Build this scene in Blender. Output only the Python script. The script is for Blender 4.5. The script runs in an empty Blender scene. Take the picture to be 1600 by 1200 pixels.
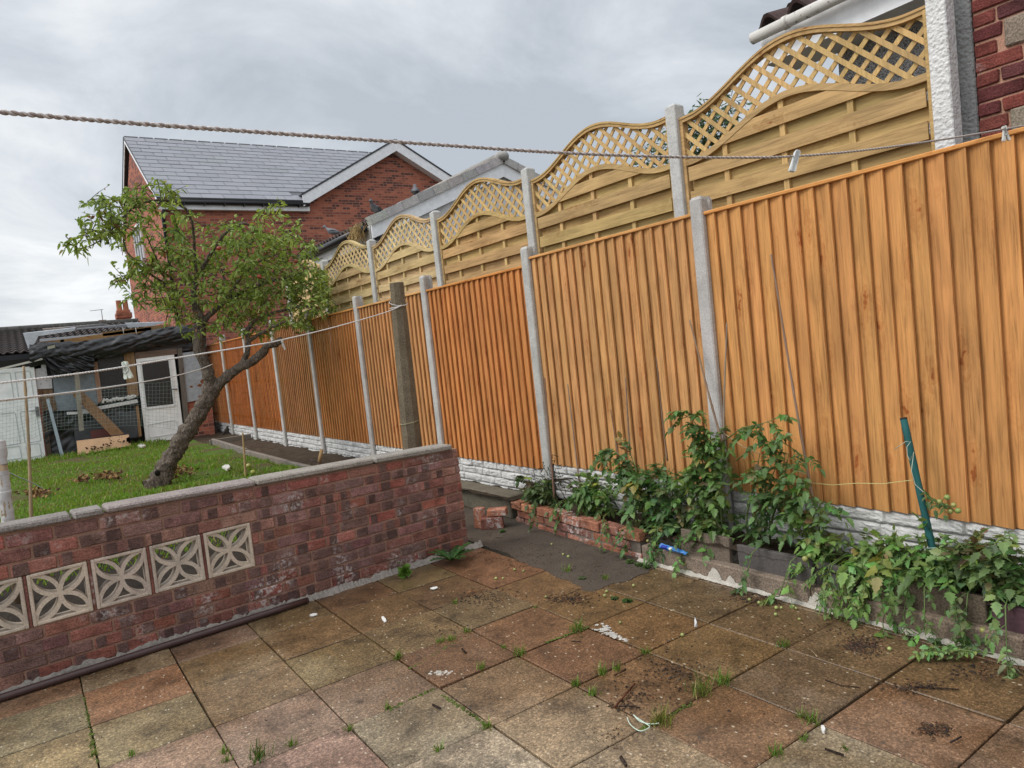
import bpy, math, random
import numpy as np
from mathutils import Vector, Matrix, noise as mnoise
PI = math.pi
R_ = math.radians
S = bpy.context.scene

# ------------------------------------------------------------------ camera
CAMH = 1.637
FPX = 1115.0                                   # focal length in pixels of the 1600x1200 photograph
ROT = np.array([[0.8163641361, -0.5674957230, -0.1072296679],      # right
                [-0.1229601426, 0.0106249571, -0.9923547317],      # down
                [0.5642963766, 0.8233077886, -0.0611055211]])      # forward
cam_d = bpy.data.cameras.new('camera')
cam = bpy.data.objects.new('camera', cam_d)
S.collection.objects.link(cam)
r_, d_, f_ = ROT
cam.matrix_world = Matrix(((r_[0], -d_[0], -f_[0], 0), (r_[1], -d_[1], -f_[1], 0), (r_[2], -d_[2], -f_[2], CAMH), (0, 0, 0, 1)))
cam_d.sensor_width = 36.0
cam_d.lens = 36.0 * FPX / 1600.0
cam_d.clip_start = 0.05
cam_d.clip_end = 2000
S.camera = cam
S.render.resolution_x, S.render.resolution_y = 1024, 768
S.render.engine = 'CYCLES'
S.cycles.use_denoising = True
S.cycles.max_bounces = 6
S.view_settings.view_transform = 'Standard'
S.view_settings.look = 'None'
S.view_settings.gamma = 1
S.view_settings.exposure = 0.54

# ------------------------------------------------------------------ sky
SUN_EL, SUN_AZ = R_(50), R_(292)               # soft bright patch of cloud to the left, over the gardens
W = bpy.data.worlds.new('World')
S.world = W
W.use_nodes = True


class NB:
    """small node builder"""
    def __init__(s, tree):
        s.t = tree
    def n(s, typ, ins=None, **props):
        nd = s.t.nodes.new(typ)
        for k, v in props.items():
            setattr(nd, k, v)
        for k, v in (ins or {}).items():
            s.put(nd.inputs[k], v)
        return nd
    def put(s, sock, v):
        if isinstance(v, bpy.types.NodeSocket):
            s.t.links.new(v, sock)
        elif isinstance(v, bpy.types.Node):
            s.t.links.new(v.outputs[0], sock)
        else:
            if isinstance(v, (tuple, list)) and len(v) == 3 and sock.type == 'RGBA':
                v = (*v, 1)
            sock.default_value = v
    def math(s, op, a, b=0.0, c=None, clamp=False):
        ins = {0: a, 1: b}
        if c is not None:
            ins[2] = c
        return s.n('ShaderNodeMath', ins, operation=op, use_clamp=clamp).outputs[0]
    def vmath(s, op, a, b=(0, 0, 0)):
        return s.n('ShaderNodeVectorMath', {0: a, 1: b}, operation=op).outputs[0]
    def mix(s, fac, a, b, blend='MIX'):
        nd = s.n('ShaderNodeMix', data_type='RGBA', blend_type=blend)
        s.put(nd.inputs[0], fac); s.put(nd.inputs[6], a); s.put(nd.inputs[7], b)
        return nd.outputs[2]
    def ramp(s, fac, stops, interp='LINEAR'):
        nd = s.n('ShaderNodeValToRGB', {0: fac})
        cr = nd.color_ramp
        cr.interpolation = interp
        while len(cr.elements) < len(stops):
            cr.elements.new(0.5)
        for e, (p, c) in zip(cr.elements, stops):
            e.position = p
            e.color = (*c, 1) if isinstance(c, (tuple, list)) else (c, c, c, 1)
        return nd.outputs[0]
    def noise(s, vec, scale, detail=4, rough=0.55, dist=0.0):
        return s.n('ShaderNodeTexNoise', {'Vector': vec, 'Scale': scale, 'Detail': detail, 'Roughness': rough, 'Distortion': dist}).outputs[0]
    def voronoi(s, vec, scale, feature='F1', out=0, rnd=1.0):
        return s.n('ShaderNodeTexVoronoi', {'Vector': vec, 'Scale': scale, 'Randomness': rnd}, feature=feature).outputs[out]
    def sep(s, vec):
        return s.n('ShaderNodeSeparateXYZ', {0: vec}).outputs
    def comb(s, x, y, z):
        return s.n('ShaderNodeCombineXYZ', {0: x, 1: y, 2: z}).outputs[0]


wt = W.node_tree
wt.nodes.clear()
nb = NB(wt)
sky = nb.n('ShaderNodeTexSky', sky_type='NISHITA', sun_disc=False, sun_elevation=SUN_EL, sun_rotation=SUN_AZ, altitude=100, air_density=1.2, dust_density=2.0)
tc = nb.n('ShaderNodeTexCoord').outputs['Generated']
dirn = nb.vmath('NORMALIZE', tc)
dx, dy, dz = nb.sep(dirn)
den = nb.math('ADD', nb.math('MAXIMUM', dz, 0.0), 0.22)
cv = nb.comb(nb.math('DIVIDE', dx, den), nb.math('DIVIDE', dy, den), nb.math('MULTIPLY', dz, 0.6))
n1 = nb.noise(nb.vmath('ADD', cv, (3.1, 7.7, 0.4)), 1.3, 9, 0.60, 0.45)
n2 = nb.noise(nb.vmath('ADD', cv, (9.4, 2.2, 1.4)), 0.42, 3, 0.5, 0.2)
cl = nb.math('ADD', nb.math('MULTIPLY', n1, 0.62), nb.math('MULTIPLY', n2, 0.55))
ccol = nb.ramp(cl, [(0.45, (3.6, 3.9, 4.3)), (0.515, (4.4, 4.7, 5.05)), (0.565, (5.15, 5.4, 5.7)), (0.61, (5.9, 6.1, 6.3)), (0.67, (6.9, 7.0, 7.1))])
# overcast cloud is brighter overhead than along the horizon
zen = nb.n('ShaderNodeMapRange', {'Value': dz, 'From Min': 0.50, 'From Max': 0.95, 'To Min': 1.0, 'To Max': 1.75}).outputs[0]
back = nb.n('ShaderNodeMapRange', {'Value': nb.n('ShaderNodeVectorMath', {0: dirn, 1: (-0.95, 0.0, 0.3)}, operation='DOT_PRODUCT').outputs['Value'], 'From Min': 0.1, 'From Max': 0.9, 'To Min': 1.0, 'To Max': 1.5}).outputs[0]
hor = nb.n('ShaderNodeMapRange', {'Value': dz, 'From Min': 0.0, 'From Max': 0.16, 'To Min': 1.0, 'To Max': 1.0}).outputs[0]
gain = nb.math('MULTIPLY', nb.math('MULTIPLY', zen, back), hor)
cloud = nb.vmath('SCALE', ccol)
wt.links.new(gain, cloud.node.inputs['Scale'])
skyc = nb.mix(0.93, sky.outputs[0], cloud)
bg = nb.n('ShaderNodeBackground', {'Color': skyc, 'Strength': 0.1})
wo = nb.n('ShaderNodeOutputWorld', {0: bg.outputs[0]})

# ------------------------------------------------------------------ sun (veiled by cloud)
sl = bpy.data.lights.new('sun', 'SUN')
sl.energy = 1.4
sl.angle = R_(24)
sl.color = (1.0, 0.96, 0.9)
so = bpy.data.objects.new('sun', sl)
S.collection.objects.link(so)
sdir = Vector((math.sin(SUN_AZ) * math.cos(SUN_EL), math.cos(SUN_AZ) * math.cos(SUN_EL), math.sin(SUN_EL)))
so.rotation_euler = sdir.to_track_quat('Z', 'Y').to_euler()
so.location = sdir * 60


# ------------------------------------------------------------------ pixel -> world (calibration of the photograph)
def ray(px, py):
    d = ROT.T @ np.array([(px - 800) / FPX, (py - 600) / FPX, 1.0])
    return d
def at(px, py, X=None, Y=None, Z=None, D=None):
    d = ray(px, py)
    if X is not None: k = X / d[0]
    elif Y is not None: k = Y / d[1]
    elif Z is not None: k = (Z - CAMH) / d[2]
    else: k = D
    return Vector((d[0] * k, d[1] * k, d[2] * k + CAMH))


# ------------------------------------------------------------------ materials
MATS = {}
def mat(name, fn, rough=0.85, spec=0.3):
    m = bpy.data.materials.new(name)
    m.use_nodes = True
    t = m.node_tree
    b = NB(t)
    bs = t.nodes['Principled BSDF']
    bs.inputs['Roughness'].default_value = rough
    bs.inputs['Specular IOR Level'].default_value = spec
    b.bs = bs
    b.obj = b.n('ShaderNodeTexCoord').outputs['Object']
    at_ = b.n('ShaderNodeAttribute', attribute_name='tint')
    b.tint, b.rnd = at_.outputs['Color'], at_.outputs['Alpha']
    r = fn(b)
    MATS[name] = m
    return m
def setc(b, col): b.put(b.bs.inputs['Base Color'], col)
def setr(b, v): b.put(b.bs.inputs['Roughness'], v)
def bump(b, hgt, strength=0.4, dist=0.01):
    nd = b.n('ShaderNodeBump', {'Height': hgt, 'Strength': strength, 'Distance': dist})
    b.put(b.bs.inputs['Normal'], nd.outputs[0])
def off(b, k=41.0):
    r = b.math('MULTIPLY', b.rnd, k)
    return b.vmath('ADD', b.obj, b.comb(r, b.math('MULTIPLY', r, 1.7), b.math('MULTIPLY', r, 0.6)))


def wood_fn(axis, dark=0.5, knot=True, streak=1.0, kcol=(0.68, 0.50, 0.40)):
    def fn(b):
        o = off(b)
        sc = {'x': (0.05, 1, 1), 'y': (1, 0.05, 1), 'z': (1, 1, 0.05)}[axis]
        g1 = b.noise(b.vmath('MULTIPLY', o, sc), 70, 5, 0.65, 0.6)
        sc2 = {'x': (0.12, 1, 1), 'y': (1, 0.12, 1), 'z': (1, 1, 0.12)}[axis]
        g2 = b.noise(b.vmath('MULTIPLY', o, sc2), 14, 3, 0.5, 1.2)
        g3 = b.noise(o, 3.0, 2, 0.5)
        f = b.ramp(g1, [(0.30, dark), (0.48, 0.9), (0.7, 1.1)])
        c = b.mix(1.0, b.tint, f, 'MULTIPLY')
        f2 = b.ramp(g2, [(0.32, 0.82), (0.52, 1.0), (0.72, 1.10)])
        c = b.mix(streak, c, f2, 'MULTIPLY')
        c = b.mix(0.8, c, b.ramp(g3, [(0.3, 0.86), (0.6, 1.05)]), 'MULTIPLY')
        if knot:
            sk = {'x': (3.4, 11, 11), 'y': (11, 3.4, 11), 'z': (11, 11, 3.4)}[axis]
            kv = b.vmath('MULTIPLY', b.vmath('ADD', o, (0.3, 0.1, 0.7)), sk)
            kd = b.voronoi(b.vmath('ADD', kv, b.vmath('SCALE', b.n('ShaderNodeTexNoise', {'Vector': o, 'Scale': 16.0}).outputs[1])), 0.62)
            ring = b.math('SINE', b.math('MULTIPLY', kd, 38.0))
            rm = b.ramp(kd, [(0.06, 0.75), (0.50, 0.0)])
            c = b.mix(b.math('MULTIPLY', rm, b.math('MULTIPLY_ADD', ring, 0.38, 0.48), clamp=True), c, b.mix(1.0, c, kcol, 'MULTIPLY'))
            core = b.ramp(kd, [(0.06, 0.9), (0.17, 0.0)])
            c = b.mix(core, c, b.mix(1.0, c, (0.66, 0.46, 0.36), 'MULTIPLY'))
        setc(b, c)
        bump(b, b.math('ADD', g1, b.math('MULTIPLY', g2, 0.6)), 0.5, 0.004)
    return fn
mat('board_wood_vertical', wood_fn('z', dark=0.55), 0.8, 0.2)
mat('board_wood_along', wood_fn('y', dark=0.62, kcol=(0.5, 0.36, 0.25)), 0.8, 0.2)
mat('board_wood_cross', wood_fn('x', dark=0.6), 0.85, 0.2)
mat('lath_wood', wood_fn('z', dark=0.7, knot=False), 0.85, 0.2)


def concrete_fn(spk=0.5, bmp=0.35, stain=0.5, sscale=160.0):
    def fn(b):
        o = off(b)
        a = b.noise(o, 6, 5, 0.6)
        s = b.noise(o, sscale, 2, 0.6)
        pit = b.voronoi(o, sscale * 0.35)
        c = b.mix(stain, b.tint, b.ramp(a, [(0.3, 0.62), (0.55, 1.0), (0.75, 1.18)]), 'MULTIPLY')
        c = b.mix(spk, c, b.ramp(s, [(0.3, 0.45), (0.5, 1.0), (0.68, 1.5)]), 'MULTIPLY')
        c = b.mix(b.ramp(pit, [(0.06, 0.55 * spk), (0.14, 0.0)]), c, (0.07, 0.065, 0.06))
        setc(b, c)
        bump(b, b.math('ADD', s, b.math('MULTIPLY', a, 1.2)), bmp, 0.006)
    return fn
mat('concrete_smooth', concrete_fn(0.36, 0.35, 0.65, 110), 0.9, 0.25)
mat('concrete_rough', concrete_fn(0.75, 0.8, 0.6, 110), 0.95, 0.2)
mat('stone_face', concrete_fn(0.25, 0.5, 0.5, 60), 0.9, 0.25)


def pebble_fn(b):
    o = b.obj
    v = b.voronoi(o, 85)
    n = b.noise(o, 30, 3)
    c = b.mix(1.0, b.tint, b.ramp(v, [(0.1, 1.25), (0.5, 0.8), (0.8, 0.35)]), 'MULTIPLY')
    c = b.mix(0.7, c, b.ramp(n, [(0.3, 0.7), (0.7, 1.2)]), 'MULTIPLY')
    setc(b, c)
    bump(b, b.math('SUBTRACT', 1.0, v), 0.9, 0.012)
mat('pebbledash', pebble_fn, 0.95, 0.2)
def roughcast_fn(b):
    v = b.voronoi(b.obj, 60, 'SMOOTH_F1')
    n = b.noise(b.obj, 45, 4, 0.65)
    d = b.noise(b.obj, 5, 3)
    c = b.mix(0.45, b.tint, b.ramp(n, [(0.3, 0.75), (0.65, 1.12)]), 'MULTIPLY')
    c = b.mix(0.5, c, b.ramp(d, [(0.3, 0.8), (0.65, 1.08)]), 'MULTIPLY')
    setc(b, c)
    bump(b, b.math('SUBTRACT', n, b.math('MULTIPLY', v, 0.8)), 0.9, 0.012)
mat('roughcast', roughcast_fn, 0.95, 0.15)


def brick_fn(b):
    o = off(b)
    a = b.noise(o, 9, 3, 0.6)
    g = b.noise(b.vmath('MULTIPLY', o, (1, 1, 5)), 26, 3, 0.6, 0.5)
    s = b.noise(o, 130, 3, 0.7)
    c = b.mix(0.9, b.tint, b.ramp(a, [(0.3, 0.55), (0.5, 1.0), (0.72, 1.3)]), 'MULTIPLY')
    c = b.mix(0.6, c, b.ramp(g, [(0.3, 0.62), (0.6, 1.15)]), 'MULTIPLY')
    c = b.mix(0.85, c, b.ramp(s, [(0.32, 0.42), (0.5, 1.0), (0.68, 1.6)]), 'MULTIPLY')
    # lime bloom in patches
    p = b.noise(b.vmath('ADD', b.obj, (5.2, 1.3, 8.1)), 3.1, 2, 0.5)
    q = b.noise(b.obj, 34, 4, 0.7)
    e = b.math('MULTIPLY', b.ramp(p, [(0.53, 0.0), (0.66, 0.9)]), b.ramp(q, [(0.48, 0.0), (0.62, 1.0)]))
    c = b.mix(e, c, (0.52, 0.48, 0.46))
    setc(b, c)
    bump(b, b.math('ADD', b.math('MULTIPLY', g, 0.9), b.math('MULTIPLY', s, 0.6)), 0.7, 0.008)
mat('brick', brick_fn, 0.9, 0.2)


def mortar_fn(b):
    s = b.noise(b.obj, 120, 3, 0.65)
    a = b.noise(b.obj, 7, 3)
    c = b.mix(0.6, b.tint, b.ramp(s, [(0.3, 0.6), (0.65, 1.3)]), 'MULTIPLY')
    c = b.mix(0.6, c, b.ramp(a, [(0.3, 0.65), (0.65, 1.2)]), 'MULTIPLY')
    setc(b, c)
    bump(b, s, 0.7, 0.008)
mat('mortar', mortar_fn, 0.95, 0.1)


def housebrick_fn(b):
    x, y, z = b.sep(b.obj)
    vec = b.comb(b.math('ADD', x, y), z, 0.0)
    br = b.n('ShaderNodeTexBrick', {'Vector': vec, 'Color1': (0.0, 0.0, 0.0, 1), 'Color2': (1, 1, 1, 1), 'Mortar': (0.5, 0.5, 0.5, 1), 'Scale': 1.0, 'Mortar Size': 0.007,
                                    'Brick Width': 0.235, 'Row Height': 0.08, 'Bias': 0.0, 'Mortar Smooth': 0.2})
    # a brick's own tone, from a white noise per cell
    row = b.math('FLOOR', b.math('DIVIDE', z, 0.08))
    shift = b.math('MULTIPLY', b.math('MODULO', row, 2.0), 0.1175)
    colm = b.math('FLOOR', b.math('DIVIDE', b.math('ADD', b.math('ADD', x, y), shift), 0.235))
    wn = b.n('ShaderNodeTexWhiteNoise', {'Vector': b.comb(colm, row, 0.0)}, noise_dimensions='3D').outputs[0]
    big = b.noise(b.obj, 0.55, 3, 0.6)
    v = b.math('ADD', wn, b.math('MULTIPLY', b.math('SUBTRACT', big, 0.5), 1.3))
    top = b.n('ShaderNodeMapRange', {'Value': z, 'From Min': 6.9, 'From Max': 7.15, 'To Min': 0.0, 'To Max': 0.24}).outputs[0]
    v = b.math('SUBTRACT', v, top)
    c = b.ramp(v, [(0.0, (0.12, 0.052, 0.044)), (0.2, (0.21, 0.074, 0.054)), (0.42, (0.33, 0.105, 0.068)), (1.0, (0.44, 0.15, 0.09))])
    c = b.mix(br.outputs['Fac'], c, (0.34, 0.21, 0.16))
    n = b.noise(b.obj, 40, 2)
    c = b.mix(0.5, c, b.ramp(n, [(0.3, 0.75), (0.7, 1.2)]), 'MULTIPLY')
    setc(b, c)
    bump(b, b.math('SUBTRACT', 1.0, br.outputs['Fac']), 0.4, 0.006)
mat('house_brick', housebrick_fn, 0.9, 0.2)


def slab_fn(b):
    o = off(b)
    agg = b.voronoi(o, 150, out=1)
    ag = b.n('ShaderNodeSeparateColor', {0: agg}).outputs[0]
    s = b.noise(o, 75, 5, 0.78)
    m = b.noise(o, 5.5, 5, 0.62, 0.4)
    l = b.noise(b.obj, 1.6, 4, 0.6, 0.3)
    c = b.mix(0.6, b.tint, b.ramp(ag, [(0.0, 0.5), (0.35, 0.85), (0.75, 1.1), (0.93, 1.9)]), 'MULTIPLY')
    c = b.mix(0.85, c, b.ramp(s, [(0.33, 0.42), (0.5, 1.0), (0.66, 1.6)]), 'MULTIPLY')
    c = b.mix(1.0, c, b.ramp(m, [(0.30, 0.42), (0.44, 0.86), (0.58, 1.1), (0.75, 1.35)]), 'MULTIPLY')
    m2 = b.noise(b.vmath('ADD', b.obj, (4.4, 8.2, 0.0)), 13.0, 5, 0.7, 0.8)
    c = b.mix(b.ramp(m2, [(0.57, 0.0), (0.66, 0.55)]), c, (0.075, 0.058, 0.035))
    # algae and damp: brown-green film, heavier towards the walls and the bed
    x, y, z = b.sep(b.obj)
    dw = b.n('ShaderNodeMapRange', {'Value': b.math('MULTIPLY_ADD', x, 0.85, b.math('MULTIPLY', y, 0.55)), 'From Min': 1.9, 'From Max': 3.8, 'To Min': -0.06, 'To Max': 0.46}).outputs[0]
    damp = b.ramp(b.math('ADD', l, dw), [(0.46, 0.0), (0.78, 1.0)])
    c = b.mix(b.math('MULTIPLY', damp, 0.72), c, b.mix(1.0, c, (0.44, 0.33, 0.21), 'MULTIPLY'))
    # dark lichen spots and pale specks
    k = b.voronoi(b.vmath('ADD', b.obj, (0.7, 0.2, 0.0)), 8.5)
    k2 = b.noise(b.obj, 30, 2)
    kk = b.ramp(b.math('ADD', k, b.math('MULTIPLY', k2, 0.12)), [(0.10, 0.65), (0.155, 0.0)])
    c = b.mix(kk, c, (0.055, 0.048, 0.043))
    w = b.voronoi(b.vmath('MULTIPLY', b.vmath('ADD', b.obj, (3.7, 1.2, 0.0)), (1, 0.6, 1)), 24)
    c = b.mix(b.ramp(b.math('ADD', w, b.math('MULTIPLY', k2, 0.16)), [(0.155, 0.75), (0.20, 0.0)]), c, (0.50, 0.43, 0.32))
    setc(b, c)
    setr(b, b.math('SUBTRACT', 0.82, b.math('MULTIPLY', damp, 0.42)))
    bump(b, b.math('ADD', b.math('MULTIPLY', s, 0.7), b.math('MULTIPLY', m, 0.7)), 0.45, 0.006)
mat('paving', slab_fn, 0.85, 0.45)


def soil_fn(b):
    a = b.noise(b.obj, 9, 6, 0.7)
    s = b.noise(b.obj, 70, 3, 0.7)
    c = b.mix(0.9, b.tint, b.ramp(a, [(0.3, 0.45), (0.55, 1.0), (0.75, 1.5)]), 'MULTIPLY')
    c = b.mix(0.7, c, b.ramp(s, [(0.3, 0.45), (0.65, 1.5)]), 'MULTIPLY')
    setc(b, c)
    bump(b, b.math('ADD', a, s), 0.9, 0.02)
mat('soil', soil_fn, 0.95, 0.15)


def turf_fn(b):
    a = b.noise(b.obj, 2.2, 5, 0.6)
    s = b.noise(b.obj, 60, 3, 0.7)
    c = b.mix(b.ramp(a, [(0.40, 1.0), (0.58, 0.0)]), (0.075, 0.13, 0.022), (0.10, 0.075, 0.04))
    c = b.mix(0.7, c, b.ramp(s, [(0.3, 0.5), (0.65, 1.4)]), 'MULTIPLY')
    setc(b, c)
    bump(b, s, 0.8, 0.02)
mat('turf', turf_fn, 0.95, 0.1)


def leaf_fn(trans=0.25):
    def fn(b):
        n = b.noise(off(b), 30, 2)
        c = b.mix(0.6, b.tint, b.ramp(n, [(0.3, 0.7), (0.7, 1.25)]), 'MULTIPLY')
        setc(b, c)
        tr = b.n('ShaderNodeBsdfTranslucent', {'Color': b.mix(1.0, c, (1.3, 1.35, 0.7), 'MULTIPLY')})
        mx = b.n('ShaderNodeMixShader', {0: trans, 1: b.bs.outputs[0], 2: tr.outputs[0]})
        out = b.t.nodes['Material Output']
        b.t.links.new(mx.outputs[0], out.inputs[0])
    return fn
mat('leaf', leaf_fn(0.3), 0.5, 0.4)
mat('grass_blade', leaf_fn(0.3), 0.6, 0.3)


def bark_fn(b):
    o = b.obj
    g = b.noise(b.vmath('MULTIPLY', o, (1, 1, 0.35)), 26, 5, 0.7, 1.2)
    v = b.voronoi(b.vmath('MULTIPLY', o, (1, 1, 0.4)), 30, 'DISTANCE_TO_EDGE')
    c = b.mix(0.95, b.tint, b.ramp(g, [(0.28, 0.3), (0.5, 0.95), (0.72, 1.7)]), 'MULTIPLY')
    c = b.mix(0.6, c, b.ramp(v, [(0.0, 0.35), (0.18, 1.1)]), 'MULTIPLY')
    setc(b, c)
    bump(b, b.math('ADD', b.math('MULTIPLY', g, 1.2), v), 1.0, 0.02)
mat('bark', bark_fn, 0.95, 0.15)


def plain_fn(var=0.25, sc=14.0, bmp=0.1):
    def fn(b):
        n = b.noise(off(b), sc, 4, 0.6)
        c = b.mix(1.0, b.tint, b.ramp(n, [(0.25, 1 - var), (0.75, 1 + var)]), 'MULTIPLY')
        setc(b, c)
        bump(b, n, bmp, 0.004)
    return fn
mat('paint', plain_fn(0.12, 9), 0.45, 0.4)
mat('plastic', plain_fn(0.15, 30), 0.4, 0.45)
mat('cord', plain_fn(0.35, 260, 0.5), 0.9, 0.1)
mat('chips', plain_fn(0.4, 60), 0.95, 0.1)
mat('roof_tile', plain_fn(0.4, 12, 0.3), 0.85, 0.25)
mat('slate', plain_fn(0.14, 20, 0.15), 0.62, 0.35)
mat('tarp', plain_fn(0.3, 18, 0.2), 0.38, 0.5)
mat('fruit', plain_fn(0.2, 60), 0.35, 0.5)
mat('feather', plain_fn(0.4, 45), 0.8, 0.2)
def rough_paint(b):
    n = b.noise(off(b), 26, 4, 0.7)
    d = b.noise(off(b), 4, 3)
    c = b.mix(b.ramp(n, [(0.60, 0.0), (0.66, 0.85)]), b.tint, (0.12, 0.10, 0.09))
    c = b.mix(0.6, c, b.ramp(d, [(0.3, 0.75), (0.7, 1.1)]), 'MULTIPLY')
    setc(b, c); bump(b, n, 0.3, 0.004)
mat('flaked_paint', rough_paint, 0.75, 0.3)
def galv_fn(b):
    v = b.voronoi(b.obj, 24, out=1)
    d = b.noise(b.obj, 5, 4, 0.6)
    sp = b.n('ShaderNodeSeparateColor', {0: v}).outputs[0]
    c = b.mix(0.4, b.tint, b.ramp(sp, [(0, 0.7), (1, 1.2)]), 'MULTIPLY')
    c = b.mix(0.6, c, b.ramp(d, [(0.3, 0.7), (0.7, 1.2)]), 'MULTIPLY')
    setc(b, c)
mat('galvanised', galv_fn, 0.55, 0.5)
def glass_fn(b):
    n = b.noise(b.vmath('MULTIPLY', b.obj, (1, 1, 3)), 40, 2)
    setc(b, b.mix(0.8, (0.025, 0.025, 0.027), b.ramp(n, [(0.4, 0.6), (0.6, 1.8)]), 'MULTIPLY'))
    bump(b, n, 0.35, 0.01)
mat('dark_glass', glass_fn, 0.25, 0.5)
mat('wood_dark', wood_fn('x', dark=0.5), 0.9, 0.1)


# ------------------------------------------------------------------ mesh building
class MB:
    def __init__(s):
        s.v, s.f, s.t, s.sm = [], [], [], []
    def add(s, vs, fs, tint=(1, 1, 1), rnd=None, smooth=False):
        k = len(s.v)
        if rnd is None: rnd = random.random()
        s.v.extend([tuple(p) for p in vs])
        s.t.extend([(tint[0], tint[1], tint[2], rnd)] * len(vs))
        for f in fs:
            s.f.append(tuple(i + k for i in f)); s.sm.append(smooth)
        return s
    def box(s, a, b, tint=(1, 1, 1), rnd=None, M=None):
        x0, y0, z0 = a; x1, y1, z1 = b
        vs = [Vector(p) for p in ((x0, y0, z0), (x1, y0, z0), (x1, y1, z0), (x0, y1, z0), (x0, y0, z1), (x1, y0, z1), (x1, y1, z1), (x0, y1, z1))]
        if M is not None: vs = [M @ p for p in vs]
        return s.add(vs, [(0, 3, 2, 1), (4, 5, 6, 7), (0, 1, 5, 4), (1, 2, 6, 5), (2, 3, 7, 6), (3, 0, 4, 7)], tint, rnd)
    def cbox(s, a, b, c, tint=(1, 1, 1), rnd=None, M=None, jit=0.0):
        """box with chamfered edges"""
        x0, y0, z0 = a; x1, y1, z1 = b
        vs = []
        ids = {}
        for ix, x in enumerate((x0, x1)):
            for iy, y in enumerate((y0, y1)):
                for iz, z in enumerate((z0, z1)):
                    sx, sy, sz = (1 - 2 * ix), (1 - 2 * iy), (1 - 2 * iz)
                    j = [random.uniform(-jit, jit) for _ in range(3)]
                    for ax in range(3):
                        p = [x + sx * c + j[0], y + sy * c + j[1], z + sz * c + j[2]]
                        p[ax] = (x, y, z)[ax] + j[ax]
                        ids[(ix, iy, iz, ax)] = len(vs)
                        vs.append(Vector(p))
        fs = []
        I = lambda *k: ids[k]
        for q, ax in ((0, 0), (1, 0)):
            f = [I(q, 0, 0, 0), I(q, 1, 0, 0), I(q, 1, 1, 0), I(q, 0, 1, 0)]
            fs.append(f if q else f[::-1])
        for q in (0, 1):
            f = [I(0, q, 0, 1), I(0, q, 1, 1), I(1, q, 1, 1), I(1, q, 0, 1)]
            fs.append(f if q else f[::-1])
        for q in (0, 1):
            f = [I(0, 0, q, 2), I(1, 0, q, 2), I(1, 1, q, 2), I(0, 1, q, 2)]
            fs.append(f if q else f[::-1])
        for i in (0, 1):
            for j in (0, 1):
                fs.append([I(i, j, 0, 0), I(i, j, 1, 0), I(i, j, 1, 1), I(i, j, 0, 1)])
                fs.append([I(i, 0, j, 0), I(i, 1, j, 0), I(i, 1, j, 2), I(i, 0, j, 2)])
                fs.append([I(0, i, j, 1), I(1, i, j, 1), I(1, i, j, 2), I(0, i, j, 2)])
                for k in (0, 1):
                    fs.append([I(i, j, k, 0), I(i, j, k, 1), I(i, j, k, 2)])
        if M is not None: vs = [M @ p for p in vs]
        return s.add(vs, fs, tint, rnd)
    def prism(s, poly, vec, tint=(1, 1, 1), rnd=None):
        """polygon (list of 3D points) extruded by vec"""
        n = len(poly); vec = Vector(vec)
        vs = [Vector(p) for p in poly] + [Vector(p) + vec for p in poly]
        fs = [tuple(range(n)), tuple(range(2 * n - 1, n - 1, -1))] + [(i, i + n, (i + 1) % n + n, (i + 1) % n) for i in range(n)]
        return s.add(vs, fs, tint, rnd)
    def strip(s, ys, lo, hi, x0, x1, tint=(1, 1, 1), rnd=None):
        """solid between two curves over y, between x0 and x1"""
        vs, fs = [], []
        for y, a, b in zip(ys, lo, hi):
            vs += [(x0, y, a), (x0, y, b), (x1, y, b), (x1, y, a)]
        for i in range(len(ys) - 1):
            for k in range(4):
                fs.append((4 * i + k, 4 * i + (k + 1) % 4, 4 * i + 4 + (k + 1) % 4, 4 * i + 4 + k))
        fs += [(0, 3, 2, 1), tuple(4 * (len(ys) - 1) + k for k in range(4))]
        return s.add(vs, fs, tint, rnd)
    def tube(s, pts, rad, n=8, tint=(1, 1, 1), rnd=None, wob=0.0, cap=True, smooth=True):
        pts = [Vector(p) for p in pts]
        m = len(pts)
        if not isinstance(rad, (list, tuple)): rad = [rad] * m
        vs, fs = [], []
        up = Vector((0.31, 0.17, 0.93))
        tprev = None
        for i, p in enumerate(pts):
            t = (pts[min(i + 1, m - 1)] - pts[max(i - 1, 0)])
            t = t.normalized() if t.length > 1e-9 else Vector((0, 0, 1))
            a = t.cross(up if abs(t.dot(up)) < 0.97 else Vector((1, 0, 0))).normalized()
            if tprev is not None and a.dot(tprev) < 0: a = -a
            tprev = a
            b = t.cross(a)
            for k in range(n):
                an = 2 * PI * k / n
                d = a * math.cos(an) + b * math.sin(an)
                r = rad[i]
                if wob: r *= 1 + wob * mnoise.noise((p + d * r) * 9.0) + 0.6 * wob * mnoise.noise((p + d * r) * 27.0) + 0.35 * wob * mnoise.noise((p + d * r) * 70.0)
                vs.append(p + d * r)
        for i in range(m - 1):
            for k in range(n):
                fs.append((i * n + k, i * n + (k + 1) % n, (i + 1) * n + (k + 1) % n, (i + 1) * n + k))
        if cap:
            fs.append(tuple(range(n - 1, -1, -1))); fs.append(tuple((m - 1) * n + k for k in range(n)))
        return s.add(vs, fs, tint, rnd, smooth)
    def grid(s, fn, nu, nv, tint=(1, 1, 1), rnd=None, smooth=True):
        vs = [fn(i / nu, j / nv) for j in range(nv + 1) for i in range(nu + 1)]
        w = nu + 1
        fs = [(j * w + i, j * w + i + 1, (j + 1) * w + i + 1, (j + 1) * w + i) for j in range(nv) for i in range(nu)]
        return s.add(vs, fs, tint, rnd, smooth)
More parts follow.
